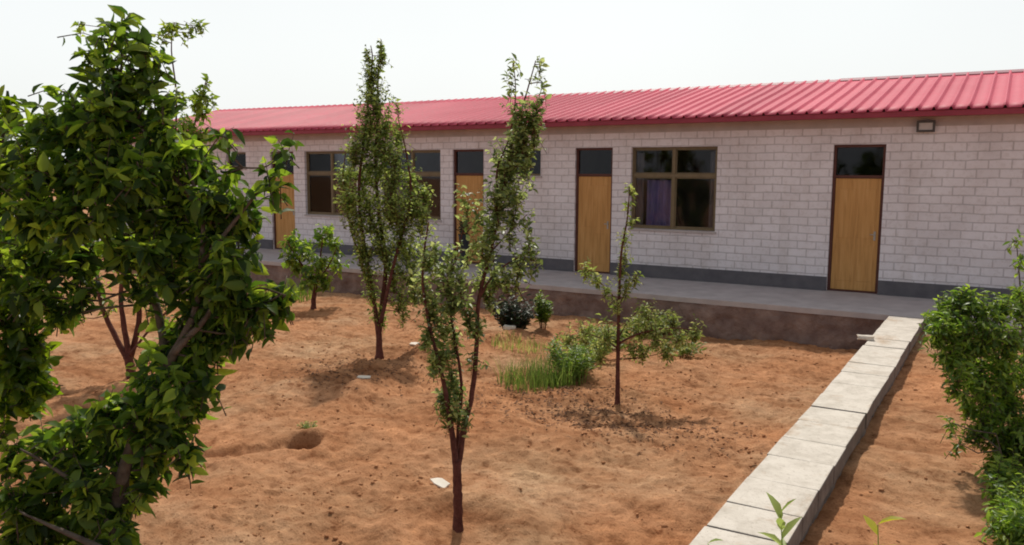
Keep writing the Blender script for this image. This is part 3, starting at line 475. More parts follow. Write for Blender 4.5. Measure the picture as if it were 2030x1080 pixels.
# roof: ribbed sheet, trapezoid ribs every 25 cm
PITCHR = .25; prof = []
x = X0 - .35
while x < X1 + .4:
    prof += [(x, 0), (x+.165, 0), (x+.18, .042), (x+.21, .042), (x+.23, 0)]
    x += PITCHR
prof = np.array(prof); n = len(prof)
rs = np.random.RandomState(3)
def sag(xx): return .02*np.sin(xx*.7)+.012*np.sin(xx*1.9+1)
V = []; lev = np.linspace(0, 1, 9)
for t in lev:
    y = EY-.06 + t*(RY-EY+.06); z = EZ + slope*(y-EY) + prof[:, 1] + .012*vnoise(prof[:, 0], np.full(n, y), 1.1, 21) + (.06*np.clip((-16-prof[:, 0])/8, 0, 1)*t)
    V.append(np.stack([prof[:, 0], np.full(n, y), z], -1))
V = np.concatenate(V); a = np.arange(n-1); F = np.concatenate([np.stack([k*n+a, k*n+a+1, (k+1)*n+a+1, (k+1)*n+a], -1) for k in range(len(lev)-1)])
Vb = V.copy(); Vb[:, 1] = 2*RY - Vb[:, 1]
V2 = np.concatenate([V, Vb]); F2 = np.concatenate([F, F[:, ::-1]+len(V)])
ro = np_mesh('roof', V2, F2, M['roof'], house, (-8, D, 3.2), smooth=False)
so = ro.modifiers.new('sheet', 'SOLIDIFY'); so.thickness = .006; so.offset = -1
mb = MB()
z0 = EZ + slope*(-.03) - .012
mb.box(X0-.3, X1+.3, EY-.035, EY-.012, z0-.095, z0-.004)
sub(mb, 'fascia', M['trim'], ro, bevel=.003)
mb = MB(); mb.box(X0-.3, X1+.3, EY-.01, D-.006, z0-.075, z0-.055); sub(mb, 'soffit', M['trim'], ro)
mb = MB()
for xa, xb, dz in ((X0-.35, -10.1, -.02), (-10.085, -3.42, -.018), (-3.40, X1+.4, .0)):
    mb.add([(xa,RY-.2,RZ-.02+dz),(xb,RY-.2,RZ-.02+dz),(xb,RY,RZ+.05+dz),(xa,RY,RZ+.05+dz),(xa,RY+.2,RZ-.02+dz),(xb,RY+.2,RZ-.02+dz)],[(0,1,2,3),(3,2,5,4)])
    mb.add([(xa,RY-.2,RZ-.06+dz),(xb,RY-.2,RZ-.06+dz),(xb,RY-.2,RZ-.02+dz),(xa,RY-.2,RZ-.02+dz)],[(0,1,2,3)])
sub(mb, 'ridge_cap', M['ridge'], ro)

def frame_rect(mb, a, b, c, d, y0, y1, w):
    mb.box(a, a+w, y0, y1, c, d); mb.box(b-w, b, y0, y1, c, d); mb.box(a+w, b-w, y0, y1, d-w, d); mb.box(a+w, b-w, y0, y1, c, c+w)

def make_door(x, label, curtain=False):
    a, b = x+.002, x+DW-.002; y0 = D+.05
    mb = MB(); w = .045
    mb.box(a, a+w, y0, y0+.1, .004, HT-.002); mb.box(b-w, b, y0, y0+.1, .004, HT-.002)
    mb.box(a+w, b-w, y0, y0+.1, HT-w-.002, HT-.002); mb.box(a+w, b-w, y0, y0+.1, HL, HL+.05); mb.box(a+w, b-w, y0, y0+.1, .004, .03)
    f = mb.build('door', M['doorframe'], house, (x+DW/2, y0, 0), bevel=.003)
    tag(f, label)
    mb = MB(); la, lb = a+w+.006, b-w-.006; mb.box(la, lb, y0+.022, y0+.062, .036, HL-.006)
    # raised planted panels on the leaf
    for c0, c1 in ((.2, .85), (.98, 1.86)):
        for p0, p1 in ((la+.07, (la+lb)/2-.03), ((la+lb)/2+.03, lb-.07)): mb.box(p0, p1, y0+.0165, y0+.0225, c0, c1)
    sub(mb, 'door_leaf', M['wood'], f, bevel=.003)
    mb = MB(); mb.box(a+w-.003, b-w+.003, y0+.045, y0+.05, HL+.048, HT-w+.001); sub(mb, 'pane', M['glass'], f)
    mb = MB(); hx = lb-.06
    mb.box(hx-.018, hx+.018, y0+.012, y0+.0222, .95, 1.11); mb.box(hx-.075, hx+.008, y0-.012, y0-.0005, 1.045, 1.06); mb.box(hx-.006, hx+.008, y0-.0005, y0+.012, 1.045, 1.06)
    sub(mb, 'handle', M['metal'], f, bevel=.002)
    return f
make_door(doors[0][0], 'wooden door nearest the block wall, right of the big window, with dark transom')
make_door(doors[1][0], 'wooden door just left of the big brown framed window')
make_door(doors[2][0], 'wooden door half hidden behind the forked young tree')
make_door(doors[3][0], 'farthest wooden door, beside the broad leaved tree')

def curtain(a, b, c, d, y, mat, name, parent, n=60, amp=.03, seed=0):
    xs = np.linspace(a, b, n); r = np.random.RandomState(seed); ph = r.uniform(0, 6, 3)
    w = 2*np.pi/.13
    v = []
    for k, z in enumerate((d, (c+d)/2, c)):
        yy = y + amp*np.sin(w*xs+ph[0]+.3*k)+amp*.5*np.sin(w*.43*xs+ph[1])
        v.append(np.stack([xs, yy, np.full(n, z)], -1))
    V = np.concatenate(v); i = np.arange(n-1); F = np.concatenate([np.stack([k*n+i, (k+1)*n+i, (k+1)*n+i+1, k*n+i+1], -1) for k in (0, 1)])
    o = np_mesh(name, V, F, mat); rehome(o, parent); return o

def make_window(a, b, c, d, label, big=True, seed=0):
    y0 = D+.07; mb = MB(); A, B, C_, Dd = a+.003, b-.003, c+.003, d-.003
    frame_rect(mb, A, B, C_, Dd, y0, y0+.07, .04)
    if big:
        zt = d-.60; mb.box(A+.04, B-.04, y0+.004, y0+.066, zt, zt+.07)
        mx = (A+B)/2; mb.box(mx-.028, mx+.028, y0+.004, y0+.066, zt+.07, Dd-.04)
        mb.box(mx-.03, mx+.03, y0+.004, y0+.066, C_+.04, zt)
        # sliding sash rails
        for p0, p1 in ((A+.042, mx-.032), (mx+.032, B-.042)):
            frame_rect(mb, p0, p1, C_+.042, zt-.002, y0+.02, y0+.052, .024)
            frame_rect(mb, p0, p1, zt+.072, Dd-.042, y0+.02, y0+.052, .02)
    f = mb.build('window', M['winframe'], house, ((a+b)/2, y0, c), bevel=.003); tag(f, label)
    mb = MB(); mb.box(A+.04, B-.04, y0+.034, y0+.038, C_+.04, Dd-.04); sub(mb, 'pane', M['glass'], f)
    mb = MB(); mb.box(a-.03, b+.03, D-.03, D+.06, c-.045, c-.001); sub(mb, 'sill', M['beam'], f, bevel=.004)
    if big:
        w = b-a
        curtain(A+.14*w, A+.49*w, c+.06, d-.66, D+.24, M['curtain'], 'curtain', f, seed=seed)
        curtain(A+.03, A+.11*w, c+.06, d-.1, D+.23, M['sheer'], 'curtain', f, seed=seed+1, n=24)
        curtain(B-.12*w, B-.03, c+.06, d-.1, D+.23, M['sheer'], 'curtain', f, seed=seed+2, n=24)
    return f
wl_ = ['large brown framed window between two doors with violet curtain', 'brown framed window left of the door behind the forked tree', 'brown framed window behind the tall narrow tree with violet curtain', 'brown framed window at the far end of the house behind foliage']
for k, (q, lb) in enumerate(zip(wins, wl_)): make_window(*q, lb, True, k*5)
make_window(*small[0], 'small high window right of the forked tree', False)
make_window(*small[1], 'small high window at the far end beside the broad leaved tree', False)

# wall floodlight under the eave
fl = empty('wall_floodlight', (-1.285, D, 2.92))
tag(fl, 'small square floodlight fixed high on the wall under the red eave', 'floodlight')
mb = MB(); x0, x1, z0, z1 = -1.425, -1.145, 2.83, 3.02
frame_rect(mb, x0, x1, z0, z1, D-.10, D-.03, .035); mb.box(x0+.01, x1-.01, D-.034, D-.024, z0+.01, z1-.01)
mb.build('housing', M['darkmetal'], fl, (-1.285, D, 2.92), bevel=.006)
mb = MB(); mb.box(x0+.036, x1-.036, D-.085, D-.08, z0+.036, z1-.036); mb.build('lens', M['lampglass'], fl, (-1.285, D, 2.92))
mb = MB(); mb.box(-1.32, -1.25, D-.024, D-.003, 2.88, 2.97); mb.build('bracket', M['darkmetal'], fl, (-1.285, D, 2.92))

# ------------------------------------------------------------------ veranda slab and the brick face under it
VY = 13.35
mb = MB(); n = 60; xs = np.linspace(X0-.5, X1+1.5, n)
rs = np.random.RandomState(5); ed = VY + rs.uniform(-.012, .012, n)
for i in range(n-1):
    mb.add([(xs[i],ed[i],0),(xs[i+1],ed[i+1],0),(xs[i+1],D+.3,0),(xs[i],D+.3,0)], [(0,1,2,3)])
    mb.add([(xs[i],ed[i],-.085),(xs[i+1],ed[i+1],-.085),(xs[i+1],ed[i+1],0),(xs[i],ed[i],0)], [(0,1,2,3)])
    mb.add([(xs[i],ed[i],-.085),(xs[i+1],ed[i+1],-.085),(xs[i+1],D+.3,-.085),(xs[i],D+.3,-.085)], [(3,2,1,0)])
tag(mb.build('pavement', M['concrete'], None, (0, VY, 0)), kind='structure')
# rough earthy face under the slab edge: an uneven rendered bank, not coursed masonry
fx_ = np.arange(-17.5, X1+1.4, .035); fz_ = np.linspace(-.085, -.80, 24); AX, AZ = np.meshgrid(fx_, fz_)
AY = VY + .03 - .10*(-.085-AZ)/.7 - .05*vnoise(AX, AZ*2.2, 2.2, 61) - .045*vnoise(AX, AZ, 7, 62) - .03*vnoise(AX, AZ, 17, 63) - .05*np.maximum(0, vnoise(AX, AZ, 4.5, 64)-.2)
na = len(fx_); ii = np.arange(AX.size).reshape(AX.shape)
Fq = np.stack([ii[:-1, :-1], ii[1:, :-1], ii[1:, 1:], ii[:-1, 1:]], -1).reshape(-1, 4)
Vt = np.stack([AX, AY, AZ], -1).reshape(-1, 3); Vbk = Vt.copy(); Vbk[:, 1] = VY+.16
Fw = np.concatenate([Fq, Fq[:, ::-1]+len(Vt)])
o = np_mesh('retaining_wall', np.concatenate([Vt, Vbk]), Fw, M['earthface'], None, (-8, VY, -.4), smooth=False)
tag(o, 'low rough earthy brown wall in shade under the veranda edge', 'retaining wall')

# ------------------------------------------------------------------ pale block wall
bw_ = empty('block_wall', (-1.19, 8, -.59))
tag(bw_, 'low wall of pale concrete blocks running from the foreground to the veranda', 'wall')
J = [1.6, 2.15, 2.7, 3.2, 3.7, 4.12, 4.62, 5.03, 5.54, 6.09, 6.58, 7.12, 7.62, 8.13, 8.66, 9.2, 9.72, 10.26, 10.8, 11.32, 11.85, 12.38, 12.9, 13.31]
rs = np.random.RandomState(4)
def block(mb, x0, x1, y0, y1, z0, z1, side=0):
    j = lambda s: rs.uniform(-s, s)
    t = [(x0+j(.008),y0+j(.005)),(x1+j(.008),y0+j(.005)),(x1+j(.008),y1+j(.005)),(x0+j(.008),y1+j(.005))]; dz = j(.004)
    V_ = [(x,y,z0) for x, y in t]+[(x,y,z1+dz+j(.003)) for x, y in t]; k = len(mb.v)
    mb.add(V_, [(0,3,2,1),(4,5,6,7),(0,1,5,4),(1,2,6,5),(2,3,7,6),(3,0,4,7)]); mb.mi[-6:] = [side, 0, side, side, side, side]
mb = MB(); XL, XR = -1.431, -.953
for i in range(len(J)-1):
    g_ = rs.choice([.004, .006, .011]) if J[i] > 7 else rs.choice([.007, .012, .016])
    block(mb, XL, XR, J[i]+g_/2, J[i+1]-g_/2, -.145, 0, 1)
mb.build('capping_course', [M['block'], M['block_shade']], bw_, (-1.19, 8, -.07), bevel=.009)  # pale tops, sides in the grey with shade painted in
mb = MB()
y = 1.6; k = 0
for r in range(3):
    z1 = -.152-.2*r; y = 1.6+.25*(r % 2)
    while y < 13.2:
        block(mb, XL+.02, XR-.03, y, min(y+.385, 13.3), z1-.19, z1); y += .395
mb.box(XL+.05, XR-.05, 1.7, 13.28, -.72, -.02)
mb.build('lower_courses', M['block_shade'], bw_, (-1.19, 8, -.4), bevel=.006)

def chunk(name, label, cat, c, size, seed, mat, rz=0, flat=1):
    bm = bmesh.new(); bmesh.ops.create_cube(bm, size=1); bmesh.ops.subdivide_edges(bm, edges=bm.edges[:], cuts=2, use_grid_fill=True)
    r = random.Random(seed)
    for v in bm.verts:
        v.co = Vector((v.co.x*size[0], v.co.y*size[1], v.co.z*size[2])) + Vector((r.uniform(-1,1)*size[0], r.uniform(-1,1)*size[1], r.uniform(-1,1)*size[2]*flat))*.07
    me = bpy.data.meshes.new(name); bm.to_mesh(me); bm.free(); me.materials.append(mat)
    o = bpy.data.objects.new(name, me); COL.objects.link(o); o.location = c; o.rotation_euler = (0, 0, rz)
    b = o.modifiers.new('bevel', 'BEVEL'); b.width = min(size)*.12; b.segments = 2
    return tag(o, label, cat)
chunk('brick_piece', 'broken pale brick lying on the far end of the block wall, overhanging its left edge', 'brick', (-1.455, 11.15, .029), (.19, .11, .052), 1, M['block'], .25)
def scrap(name, label, cat, x, y, sx, sy, rz, th=.012, tilt=.12, seed=0):
    bm = bmesh.new(); r = random.Random(seed)
    pts = [(-.5, -.42), (-.1, -.5), (.5, -.35), (.46, .2), (.38, .5), (-.2, .43), (-.48, .3)]
    vs = [bm.verts.new(((a+r.uniform(-.05, .05))*sx, (b_+r.uniform(-.05, .05))*sy, r.uniform(-.006, .006))) for a, b_ in pts]
    f = bm.faces.new(vs); ex = bmesh.ops.extrude_face_region(bm, geom=[f])
    for v in ex['geom']:
        if isinstance(v, bmesh.types.BMVert): v.co.z += th
    bmesh.ops.recalc_face_normals(bm, faces=bm.faces[:])
    me = bpy.data.meshes.new(name); bm.to_mesh(me); bm.free(); me.materials.append(M['paper'])
    o = bpy.data.objects.new(name, me); COL.objects.link(o); o.location = (x, y, gz(x, y)+.012); o.rotation_euler = (tilt, tilt*.5, rz)
    return tag(o, label, cat)
scrap('board_scrap', 'flat pale board scrap lying left of the forked tree trunk', 'board scrap', -4.03, 5.46, .2, .1, -.35, .014, .16, 1)
scrap('plastic_scrap', 'small white scrap on soil right of the tall narrow tree', 'scrap', -7.75, 9.85, .17, .11, .2, .02, .15, 2)
scrap('paper_scrap', 'pale crumpled scrap in the shadow of the tall narrow tree', 'scrap', -6.72, 7.52, .17, .08, .5, .01, .06, 3)
scrap('stone_chip', 'tan flat stone on the soil ridge behind the grass', 'stone', -6.85, 11.2, .2, .14, .3, .05, .1, 5)

# dark pot with a small dark shrub by the third door
pt = empty('potted_shrub', (-10.42, 15.05, 0)); tag(pt, 'dark slim pot with a small blackish shrub beside the door behind the forked tree', 'potted plant')
bm = bmesh.new(); prof_ = [(0, .0), (.09, .0), (.10, .03), (.085, .12), (.105, .45), (.125, .70), (.135, .72), (.115, .715), (.10, .66), (0, .65)]
rings = [[bm.verts.new((r*math.cos(a*math.pi/9), r*math.sin(a*math.pi/9), z)) for a in range(18)] for r, z in prof_[1:-1]]
for i in range(len(rings)-1):
    for a in range(18): bm.faces.new((rings[i][a], rings[i][(a+1) % 18], rings[i+1][(a+1) % 18], rings[i+1][a]))
bm.faces.new(rings[0][::-1]); bm.faces.new(rings[-1])
me = bpy.data.meshes.new('pot'); bm.to_mesh(me); bm.free(); me.materials.append(M['pot'])
for p in me.polygons: p.use_smooth = True
po = bpy.data.objects.new('pot', me); COL.objects.link(po); po.parent = pt; po.location = (0, 0, .003)

# ------------------------------------------------------------------ leaves
def leaves_mesh(name, P, A, Nn, L, W, mat, parent, fine=True, curl=.25, rs=None):
    """P base points, A axis (unit), Nn approx normal, L length, W width: folded, drooping leaves as one mesh"""
    n = len(P); A = A/np.linalg.norm(A, axis=1, keepdims=True)
    S = np.cross(A, Nn); S /= np.linalg.norm(S, axis=1, keepdims=True)+1e-9; U = np.cross(S, A)
    L = L[:, None]; W = W[:, None]; cu = (curl*rs.uniform(.3, 1.6, n))[:, None]; fo = rs.uniform(.12, .45, n)[:, None]
    def pt(t, s, lift=0):
        return P + A*L*t - U*L*cu*t*t + S*W*s + U*W*abs(s)*fo*2*(1 if s else 0) + U*L*lift
    if fine:
        vs = [pt(0, 0), pt(.22, .36), pt(.22, 0), pt(.22, -.36), pt(.55, .5), pt(.55, 0), pt(.55, -.5), pt(.82, .27), pt(.82, 0), pt(.82, -.27), pt(1, 0)]
        q = [(1,4,5,2),(2,5,6,3),(4,7,8,5),(5,8,9,6)]; t3 = [(0,1,2),(0,2,3),(7,10,8),(8,10,9)]
    else:
        vs = [pt(0, 0), pt(.45, .5), pt(.5, 0), pt(.45, -.5), pt(1, 0)]
        q = []; t3 = [(0,1,2),(0,2,3),(1,4,2),(2,4,3)]
    k = len(vs); V = np.stack(vs, 1).reshape(-1, 3); off = (np.arange(n)*k)[:, None, None]
    F4 = (np.array(q)[None]+off).reshape(-1, 4) if q else None; F3 = (np.array(t3)[None]+off).reshape(-1, 3)
    org = [0, 0, 0]; o = np_mesh(name, V, F4, mat, None, F3=F3, smooth=True)
    if parent is not None: rehome(o, parent)
    return o

def grow(name, label, cat, data, leafmat, barkmat, llen, lwid, per_shoot, shoot_len, seed, up=.35, droop=.25, fine=True, group=None, thin=.0035, crown='crown', trunk='trunk', nrm=.7, dens=1.0, swell=1.0):
    rs = np.random.RandomState(seed)
    b = data['stems'][0][0]; base = (b[0], b[1], gz(b[0], b[1]))
    root = empty(name, base); tag(root, label, cat, group)
    mb = MB(); nodes = []
    for st in data['stems']:
        st = np.array(st); m = 5
        pts = []; rr = []
        for i in range(len(st)-1):
            p0 = st[max(i-1, 0)]; p1 = st[i]; p2 = st[i+1]; p3 = st[min(i+2, len(st)-1)]
            for t in np.arange(m)/m:
                q = .5*((2*p1)+(-p0+p2)*t+(2*p0-5*p1+4*p2-p3)*t*t+(-p0+3*p1-3*p2+p3)*t**3); pts.append(q[:3]+rs.uniform(-1, 1, 3)*q[3]*.09); rr.append(max(q[3], .002))
        pts.append(st[-1][:3]); rr.append(st[-1][3])
        if st is not None and len(nodes) == 0: rr[0] *= 1.7; rr[1] *= 1.35; rr[2] *= 1.15
        mb.tube([tuple(p) for p in pts], rr, 9 if rr[0] > .02 else 5, wob=.06, rs=rs)
        nodes += [(p, r) for p, r in zip(pts, rr)][2:]
    NP = np.array([p for p, r in nodes])
    P, A, Nn = [], [], []
    for bl in data['blobs']:
        c = np.array(bl[:3]); r = bl[3]*swell; n = int(round(bl[4]*dens))
        if n == 0: continue
        d = np.linalg.norm(NP-(c-np.array([0, 0, r*.8])), axis=1) + np.where(NP[:, 2] > c[2]+r*.3, 3*r, 0); s = NP[np.argmin(d)]
        hub = c - np.array([0, 0, r*.5]) + rs.uniform(-.2, .2, 3)*r
        if np.linalg.norm(hub-s) > r*.5:
            mid = (s+hub)/2 + rs.uniform(-.1, .1, 3)*np.linalg.norm(hub-s) - np.array([0, 0, .05*np.linalg.norm(hub-s)])
            mb.tube([tuple(s), tuple(mid), tuple(hub)], [thin*2.0, thin*1.6, thin*1.2], 4)
        else: hub = s
        for _ in range(n):
            v = rs.normal(size=3); v /= np.linalg.norm(v); e = c + v*r*rs.uniform(.1, 1.35)**.75*np.array([1, 1, 1.0])
            q0 = hub + (e-hub)*rs.uniform(0, .3)
            dirv = e-q0; dl = np.linalg.norm(dirv)+1e-6; dirv = dirv/dl + np.array([0, 0, up]); dirv /= np.linalg.norm(dirv)
            if dl < shoot_len*.65: q0 = e-dirv*shoot_len*rs.uniform(.45, .8)
            SL = np.linalg.norm(e-q0)
            qm = (q0+e)/2 + np.array([0, 0, droop*.3*SL])
            mb.tube([tuple(q0), tuple(qm), tuple(e)], [thin, thin*.75, thin*.4], 3)
            k = max(3, int(per_shoot*rs.uniform(.6, 1.2)*(.6+.4*min(1.5, SL/shoot_len))))
            for i in range(k):
                t = 1-(i+rs.uniform(0, .6))/k*.97
                p = (1-t)**2*q0 + 2*t*(1-t)*qm + t*t*e
                tang = (e-q0)/np.linalg.norm(e-q0)
                ph = i*2.4 + rs.uniform(-.5, .5); a1 = np.cross(tang, [.3, .5, .8]); a1 /= np.linalg.norm(a1); a2 = np.cross(tang, a1)
                out = a1*math.cos(ph)+a2*math.sin(ph)
                ax = tang*rs.uniform(.2, .7) + out*rs.uniform(.7, 1.1) - np.array([0, 0, droop*rs.uniform(.2, 1.8)])
                P.append(p); A.append(ax); Nn.append(np.array([0, 0, 1.]) + rs.normal(size=3)*nrm + out*.1)
    P, A, Nn = map(np.array, (P, A, Nn)); n = len(P)
    g0 = ground_z(P[:, 0], P[:, 1])+.02; k = P[:, 2] > g0; P, A, Nn = P[k], A[k], Nn[k]; n = len(P)
    L = llen*(.4+.9*rs.uniform(0, 1, n)**.8); W = lwid*rs.uniform(.7, 1.2, n)*L/llen
    t = mb.build(trunk, barkmat, None, smooth=True); rehome(t, root)
    leaves_mesh(crown, P, A, Nn, L, W, leafmat, root, fine=fine, curl=droop, rs=rs)
    return root

near = PLANTS['near']
near['blobs'] += [p+[.07, 2] for p in near['shoots']]
near['stems'].append([near['shoots'][3]+[.006], near['shoots'][2]+[.004], near['shoots'][0]+[.003]])
grow('broadleaf_tree', 'big dark broad leaved tree filling the left foreground', 'tree', near, M['leaf_near'], M['greybark'], .085, .042, 11, .3, 1, up=.2, droop=.42, nrm=.9, swell=1.1, dens=1.5)
grow('broadleaf_tree', 'dark drooping broad leaved tree cut by the left edge', 'tree', PLANTS['edge'], M['leaf_edge'], M['greybark'], .09, .046, 11, .24, 2, up=.1, droop=.38, nrm=1.0, dens=1.1)
grow('fruit_tree', 'many stemmed tree on bare soil behind the dark broad leaved tree', 'tree', PLANTS['far'], M['leaf_far'], M['bark'], .10, .055, 9, .3, 3, up=.4, droop=.3, fine=False, dens=1.5)
grow('young_tree', 'slender forked young tree with reddish trunk at the centre front', 'tree', PLANTS['fore'], M['leaf_olive2'], M['bark'], .055, .026, 12, .34, 4, up=.9, droop=.2, thin=.0025, dens=1.4, swell=1.22)
grow('young_tree', 'tall narrow tree with upright branches casting the broad shadow on soil', 'tree', PLANTS['tall'], M['leaf_olive'], M['bark'], .07, .035, 12, .42, 5, up=1.1, droop=.2, fine=False, dens=2.5, swell=1.22)
grow('sapling', 'thin sapling with leafy low branches in front of the large window', 'tree', PLANTS['sap'], M['leaf_sap'], M['bark'], .065, .026, 10, .24, 6, up=.5, droop=.2, fine=False, thin=.003, dens=3.0, swell=1.25)
grow('small_tree', 'small bright leaved tree near the veranda left of the tall narrow tree', 'tree', PLANTS['small'], M['leaf_bush'], M['bark'], .13, .08, 8, .3, 7, up=.4, droop=.4, fine=False, dens=1.6)
grow('leafy_bush', 'dense fresh green bush at the right beyond the block wall', 'bush', PLANTS['bush'], M['leaf_bush'], M['greybark'], .06, .022, 13, .3, 8, up=.5, droop=.3, thin=.0028, crown='foliage', trunk='stems', dens=2.7, swell=1.3)

# leaves in the pot
rs = np.random.RandomState(30); n = 260
P = rs.normal(size=(n, 3))*[.06, .06, .09]+[-10.42, 15.05, .84]; A = rs.normal(size=(n, 3))+[0, 0, .8]
o = leaves_mesh('foliage', P, A, rs.normal(size=(n, 3))+[0, 0, 1], rs.uniform(.06, .1, n), rs.uniform(.02, .035, n), M['darkleaf'], pt, fine=False, rs=rs)

# ------------------------------------------------------------------ weeds, grass tufts and shoots
def tuft(label, x, y, r, h, n, seed, mat='grass', name='grass_tuft', cat='grass tuft', wid=.009, lean=.5, group=None):
    rs = np.random.RandomState(seed); z = gz(x, y)
    ang = rs.uniform(0, 6.28, n); rr = r*np.sqrt(rs.uniform(0, 1, n)); bx = x+rr*np.cos(ang); by = y+rr*np.sin(ang); bz = ground_z(bx, by)-.01
    H = h*rs.uniform(.45, 1.1, n); la = rs.uniform(0, 6.28, n); ll = lean*rs.uniform(.1, 1, n)*H; W = wid*rs.uniform(.6, 1.3, n)
    sx, sy = -np.sin(la), np.cos(la); lv = []
    for t in (0, .35, .7, 1):
        px = bx+ll*np.cos(la)*t*t; py = by+ll*np.sin(la)*t*t; pz = bz+H*(t-.22*t*t*lean); w = W*(1-t**1.5)*.5+.0006
        lv.append(np.stack([px-sx*w, py-sy*w, pz], -1)); lv.append(np.stack([px+sx*w, py+sy*w, pz], -1))
    V = np.stack(lv, 1).reshape(-1, 3); off = (np.arange(n)*8)[:, None, None]
    F = (np.array([(0,1,3,2),(2,3,5,4),(4,5,7,6)])[None]+off).reshape(-1, 4)
    o = np_mesh(name, V, F, M[mat], None, (x, y, z)); return tag(o, label, cat, group)
def weed(label, x, y, r, h, n, seed, mat, ll=.085, lw=.036, name='leafy_weed', cat='weed', bark='bark', group=None, per=15):
    n = int(n*2); rs = np.random.RandomState(seed); z = gz(x, y)
    root = empty(name, (x, y, z)); tag(root, label, cat, group); mb = MB(); P, A, Nn = [], [], []
    for _ in range(n):
        a = rs.uniform(0, 6.28); q = rs.uniform(0, 1)**.5; e = np.array([x+r*q*math.cos(a), y+r*q*math.sin(a), z+h*rs.uniform(.5, 1.05)*(1-.35*q)])
        s = np.array([x+r*.35*q*math.cos(a), y+r*.35*q*math.sin(a), z-.01]); m = (s+e)/2+np.array([0, 0, .05*h])
        mb.tube([tuple(s), tuple(m), tuple(e)], [.0035, .0028, .0012], 3)
        for i in range(per):
            t = 1-(i+rs.uniform(0, .5))/per*.8; p = (1-t)**2*s+2*t*(1-t)*m+t*t*e; ph = i*2.4+rs.uniform(-.4, .4)
            P.append(p); A.append([math.cos(ph), math.sin(ph), rs.uniform(.1, .9)]); Nn.append(np.array([0, 0, 1])+rs.normal(size=3)*.35)
    n = len(P); L = ll*rs.uniform(.6, 1.2, n)
    t = mb.build('stems', M[bark], None); rehome(t, root)
    leaves_mesh('foliage', np.array(P), np.array(A), np.array(Nn), L, lw*L/ll, M[mat], root, fine=ll > .06, rs=rs)
    return root
weed('loose bright green leafy weed standing among the grass left of the sapling', -4.9, 9.6, .42, .62, 34, 31, 'leaf_bush', .13, .02)
tuft('thick bright green grass tuft just left of the sapling trunk', -5.0, 9.4, .40, .50, 360, 1, lean=.8)
tuft('thin pale grass tuft at the left end of the weed row', -5.15, 8.75, .32, .48, 240, 2, wid=.008, lean=.7)
tuft('sparse low grass between the two larger green grass tufts', -5.0, 9.1, .26, .26, 140, 3)
tuft('short yellowish grass patch on the soil ridge behind the tufts', -6.3, 10.6, .45, .18, 260, 4, 'leaf_sap')
tuft('low green grass patch at the veranda foot left of the small tree', -13.3, 12.3, .7, .35, 380, 5, 'leaf_bush', wid=.02)
weed('dark leafy shrub on the soil right of the forked tree', -7.0, 11.55, .40, .80, 45, 11, 'darkleaf', .09, .045, 'dark_shrub', 'shrub', per=12)
weed('bright green upright weed beside the dark leafy shrub', -6.62, 11.9, .16, .80, 12, 12, 'leaf_bush', .09, .045)
weed('low herb clump under the sapling on its left side', -5.0, 10.4, .42, .42, 22, 13, 'leaf_sap')
weed('low herb clump beneath the large window left of the sapling stem', -5.4, 11.8, .45, .34, 40, 14, 'leaf_sap')
weed('low herb clump behind the sapling on its right side', -4.1, 11.6, .4, .36, 9, 15, 'leaf_sap')
weed('herb clump tight against the dark bricks behind the sapling', -4.95, 12.75, .45, .42, 44, 17, 'leaf_sap')
weed('small herb seedling beside the dug hole', -6.05, 5.9, .12, .1, 8, 18, 'leaf_sap', .03, .012)

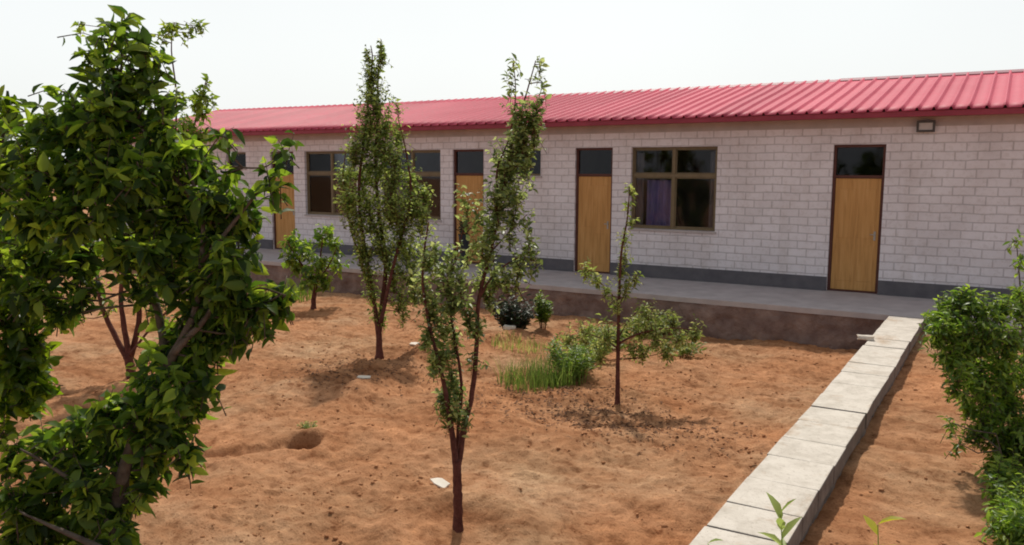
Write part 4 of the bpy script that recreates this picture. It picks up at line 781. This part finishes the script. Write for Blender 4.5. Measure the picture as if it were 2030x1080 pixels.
def sprig(label, base, tip, n, ll, lw, mat, seed, name='weed_shoot', cat='shoot', spread=1.0):
    rs = np.random.RandomState(seed); base = np.array([base[0], base[1], gz(base[0], base[1])-.01]); tip = np.array(tip, float)
    root = empty(name, base); tag(root, label, cat); mb = MB(); m = (base+tip)/2+np.array([.03, 0, .03])
    pts = [(1-t)**2*base+2*t*(1-t)*m+t*t*tip for t in np.linspace(0, 1, 7)]
    mb.tube([tuple(p) for p in pts], list(np.linspace(.006, .002, 7)), 5); P, A, Nn = [], [], []
    for i in range(n):
        t = 1-i/n*.75; p = (1-t)**2*base+2*t*(1-t)*m+t*t*tip; ph = i*2.4; P.append(p)
        A.append([math.cos(ph)*spread, math.sin(ph)*spread, 1.1-.9*i/n+rs.uniform(-.1, .1)]); Nn.append([-math.cos(ph)*.6, -math.sin(ph)*.6, .8])
    n = len(P); L = ll*rs.uniform(.75, 1.15, n); t = mb.build('stem', M['leaf_pale'], None); rehome(t, root)
    leaves_mesh('leaves', np.array(P), np.array(A), np.array(Nn), L, lw*np.ones(n), M[mat], root, fine=True, curl=.3, rs=rs)
    return root
tuft('short dry grass between the distant many stemmed tree and the veranda', -11.2, 8.6, .5, .22, 240, 21, 'leaf_sap')
sprig('pale green shoot in front of the block wall at the bottom edge', (-.75, 3.6), (-.775, 3.58, .60), 14, .14, .042, 'leaf_pale', 1, spread=.6)
sprig('yellow green shoot rising before the soil right of the block wall', (-.40, 3.8), (-.40, 3.79, .56), 10, .12, .045, 'leaf_yellow', 2, spread=1.3)
sprig('low pale shoot with one bright leaf on the lower block wall edge', (-.80, 3.35), (-1.02, 3.33, .50), 6, .09, .03, 'leaf_pale', 3, spread=1.2)
sprig('bright yellow green shoot in the bottom right corner', (.22, 4.6), (.17, 4.55, .24), 10, .11, .045, 'leaf_yellow', 4, spread=1.1)
# dry leaf and twig litter round the sapling and under the weeds
rs = np.random.RandomState(77); n = 2600
cx = np.concatenate([rs.normal(-3.7, .75, n//2), rs.normal(-4.6, .55, n//4), rs.normal(-7.3, .5, n//4)]); cy = np.concatenate([rs.normal(8.05, .38, n//2), rs.normal(8.9, .5, n//4), rs.normal(8.1, .5, n//4)])
k = cx < -1.6; cx, cy = cx[k], cy[k]; n = len(cx)
P = np.stack([cx, cy, ground_z(cx, cy)+.008], -1); a = rs.uniform(0, 6.28, n)
o = leaves_mesh('dry_litter', P, np.stack([np.cos(a), np.sin(a), rs.uniform(-.1, .35, n)], -1), np.array([0, 0, 1])+rs.normal(size=(n, 3))*.4, rs.uniform(.02, .07, n), rs.uniform(.008, .03, n), M['litter'], None, fine=False, rs=rs)
tag(o, 'dry brown leaf and twig litter on the soil round the sapling', 'leaf litter', kind='stuff')
print('objects', len(bpy.data.objects), 'tris', sum(len(o.data.polygons) for o in bpy.data.objects if o.type == 'MESH'))
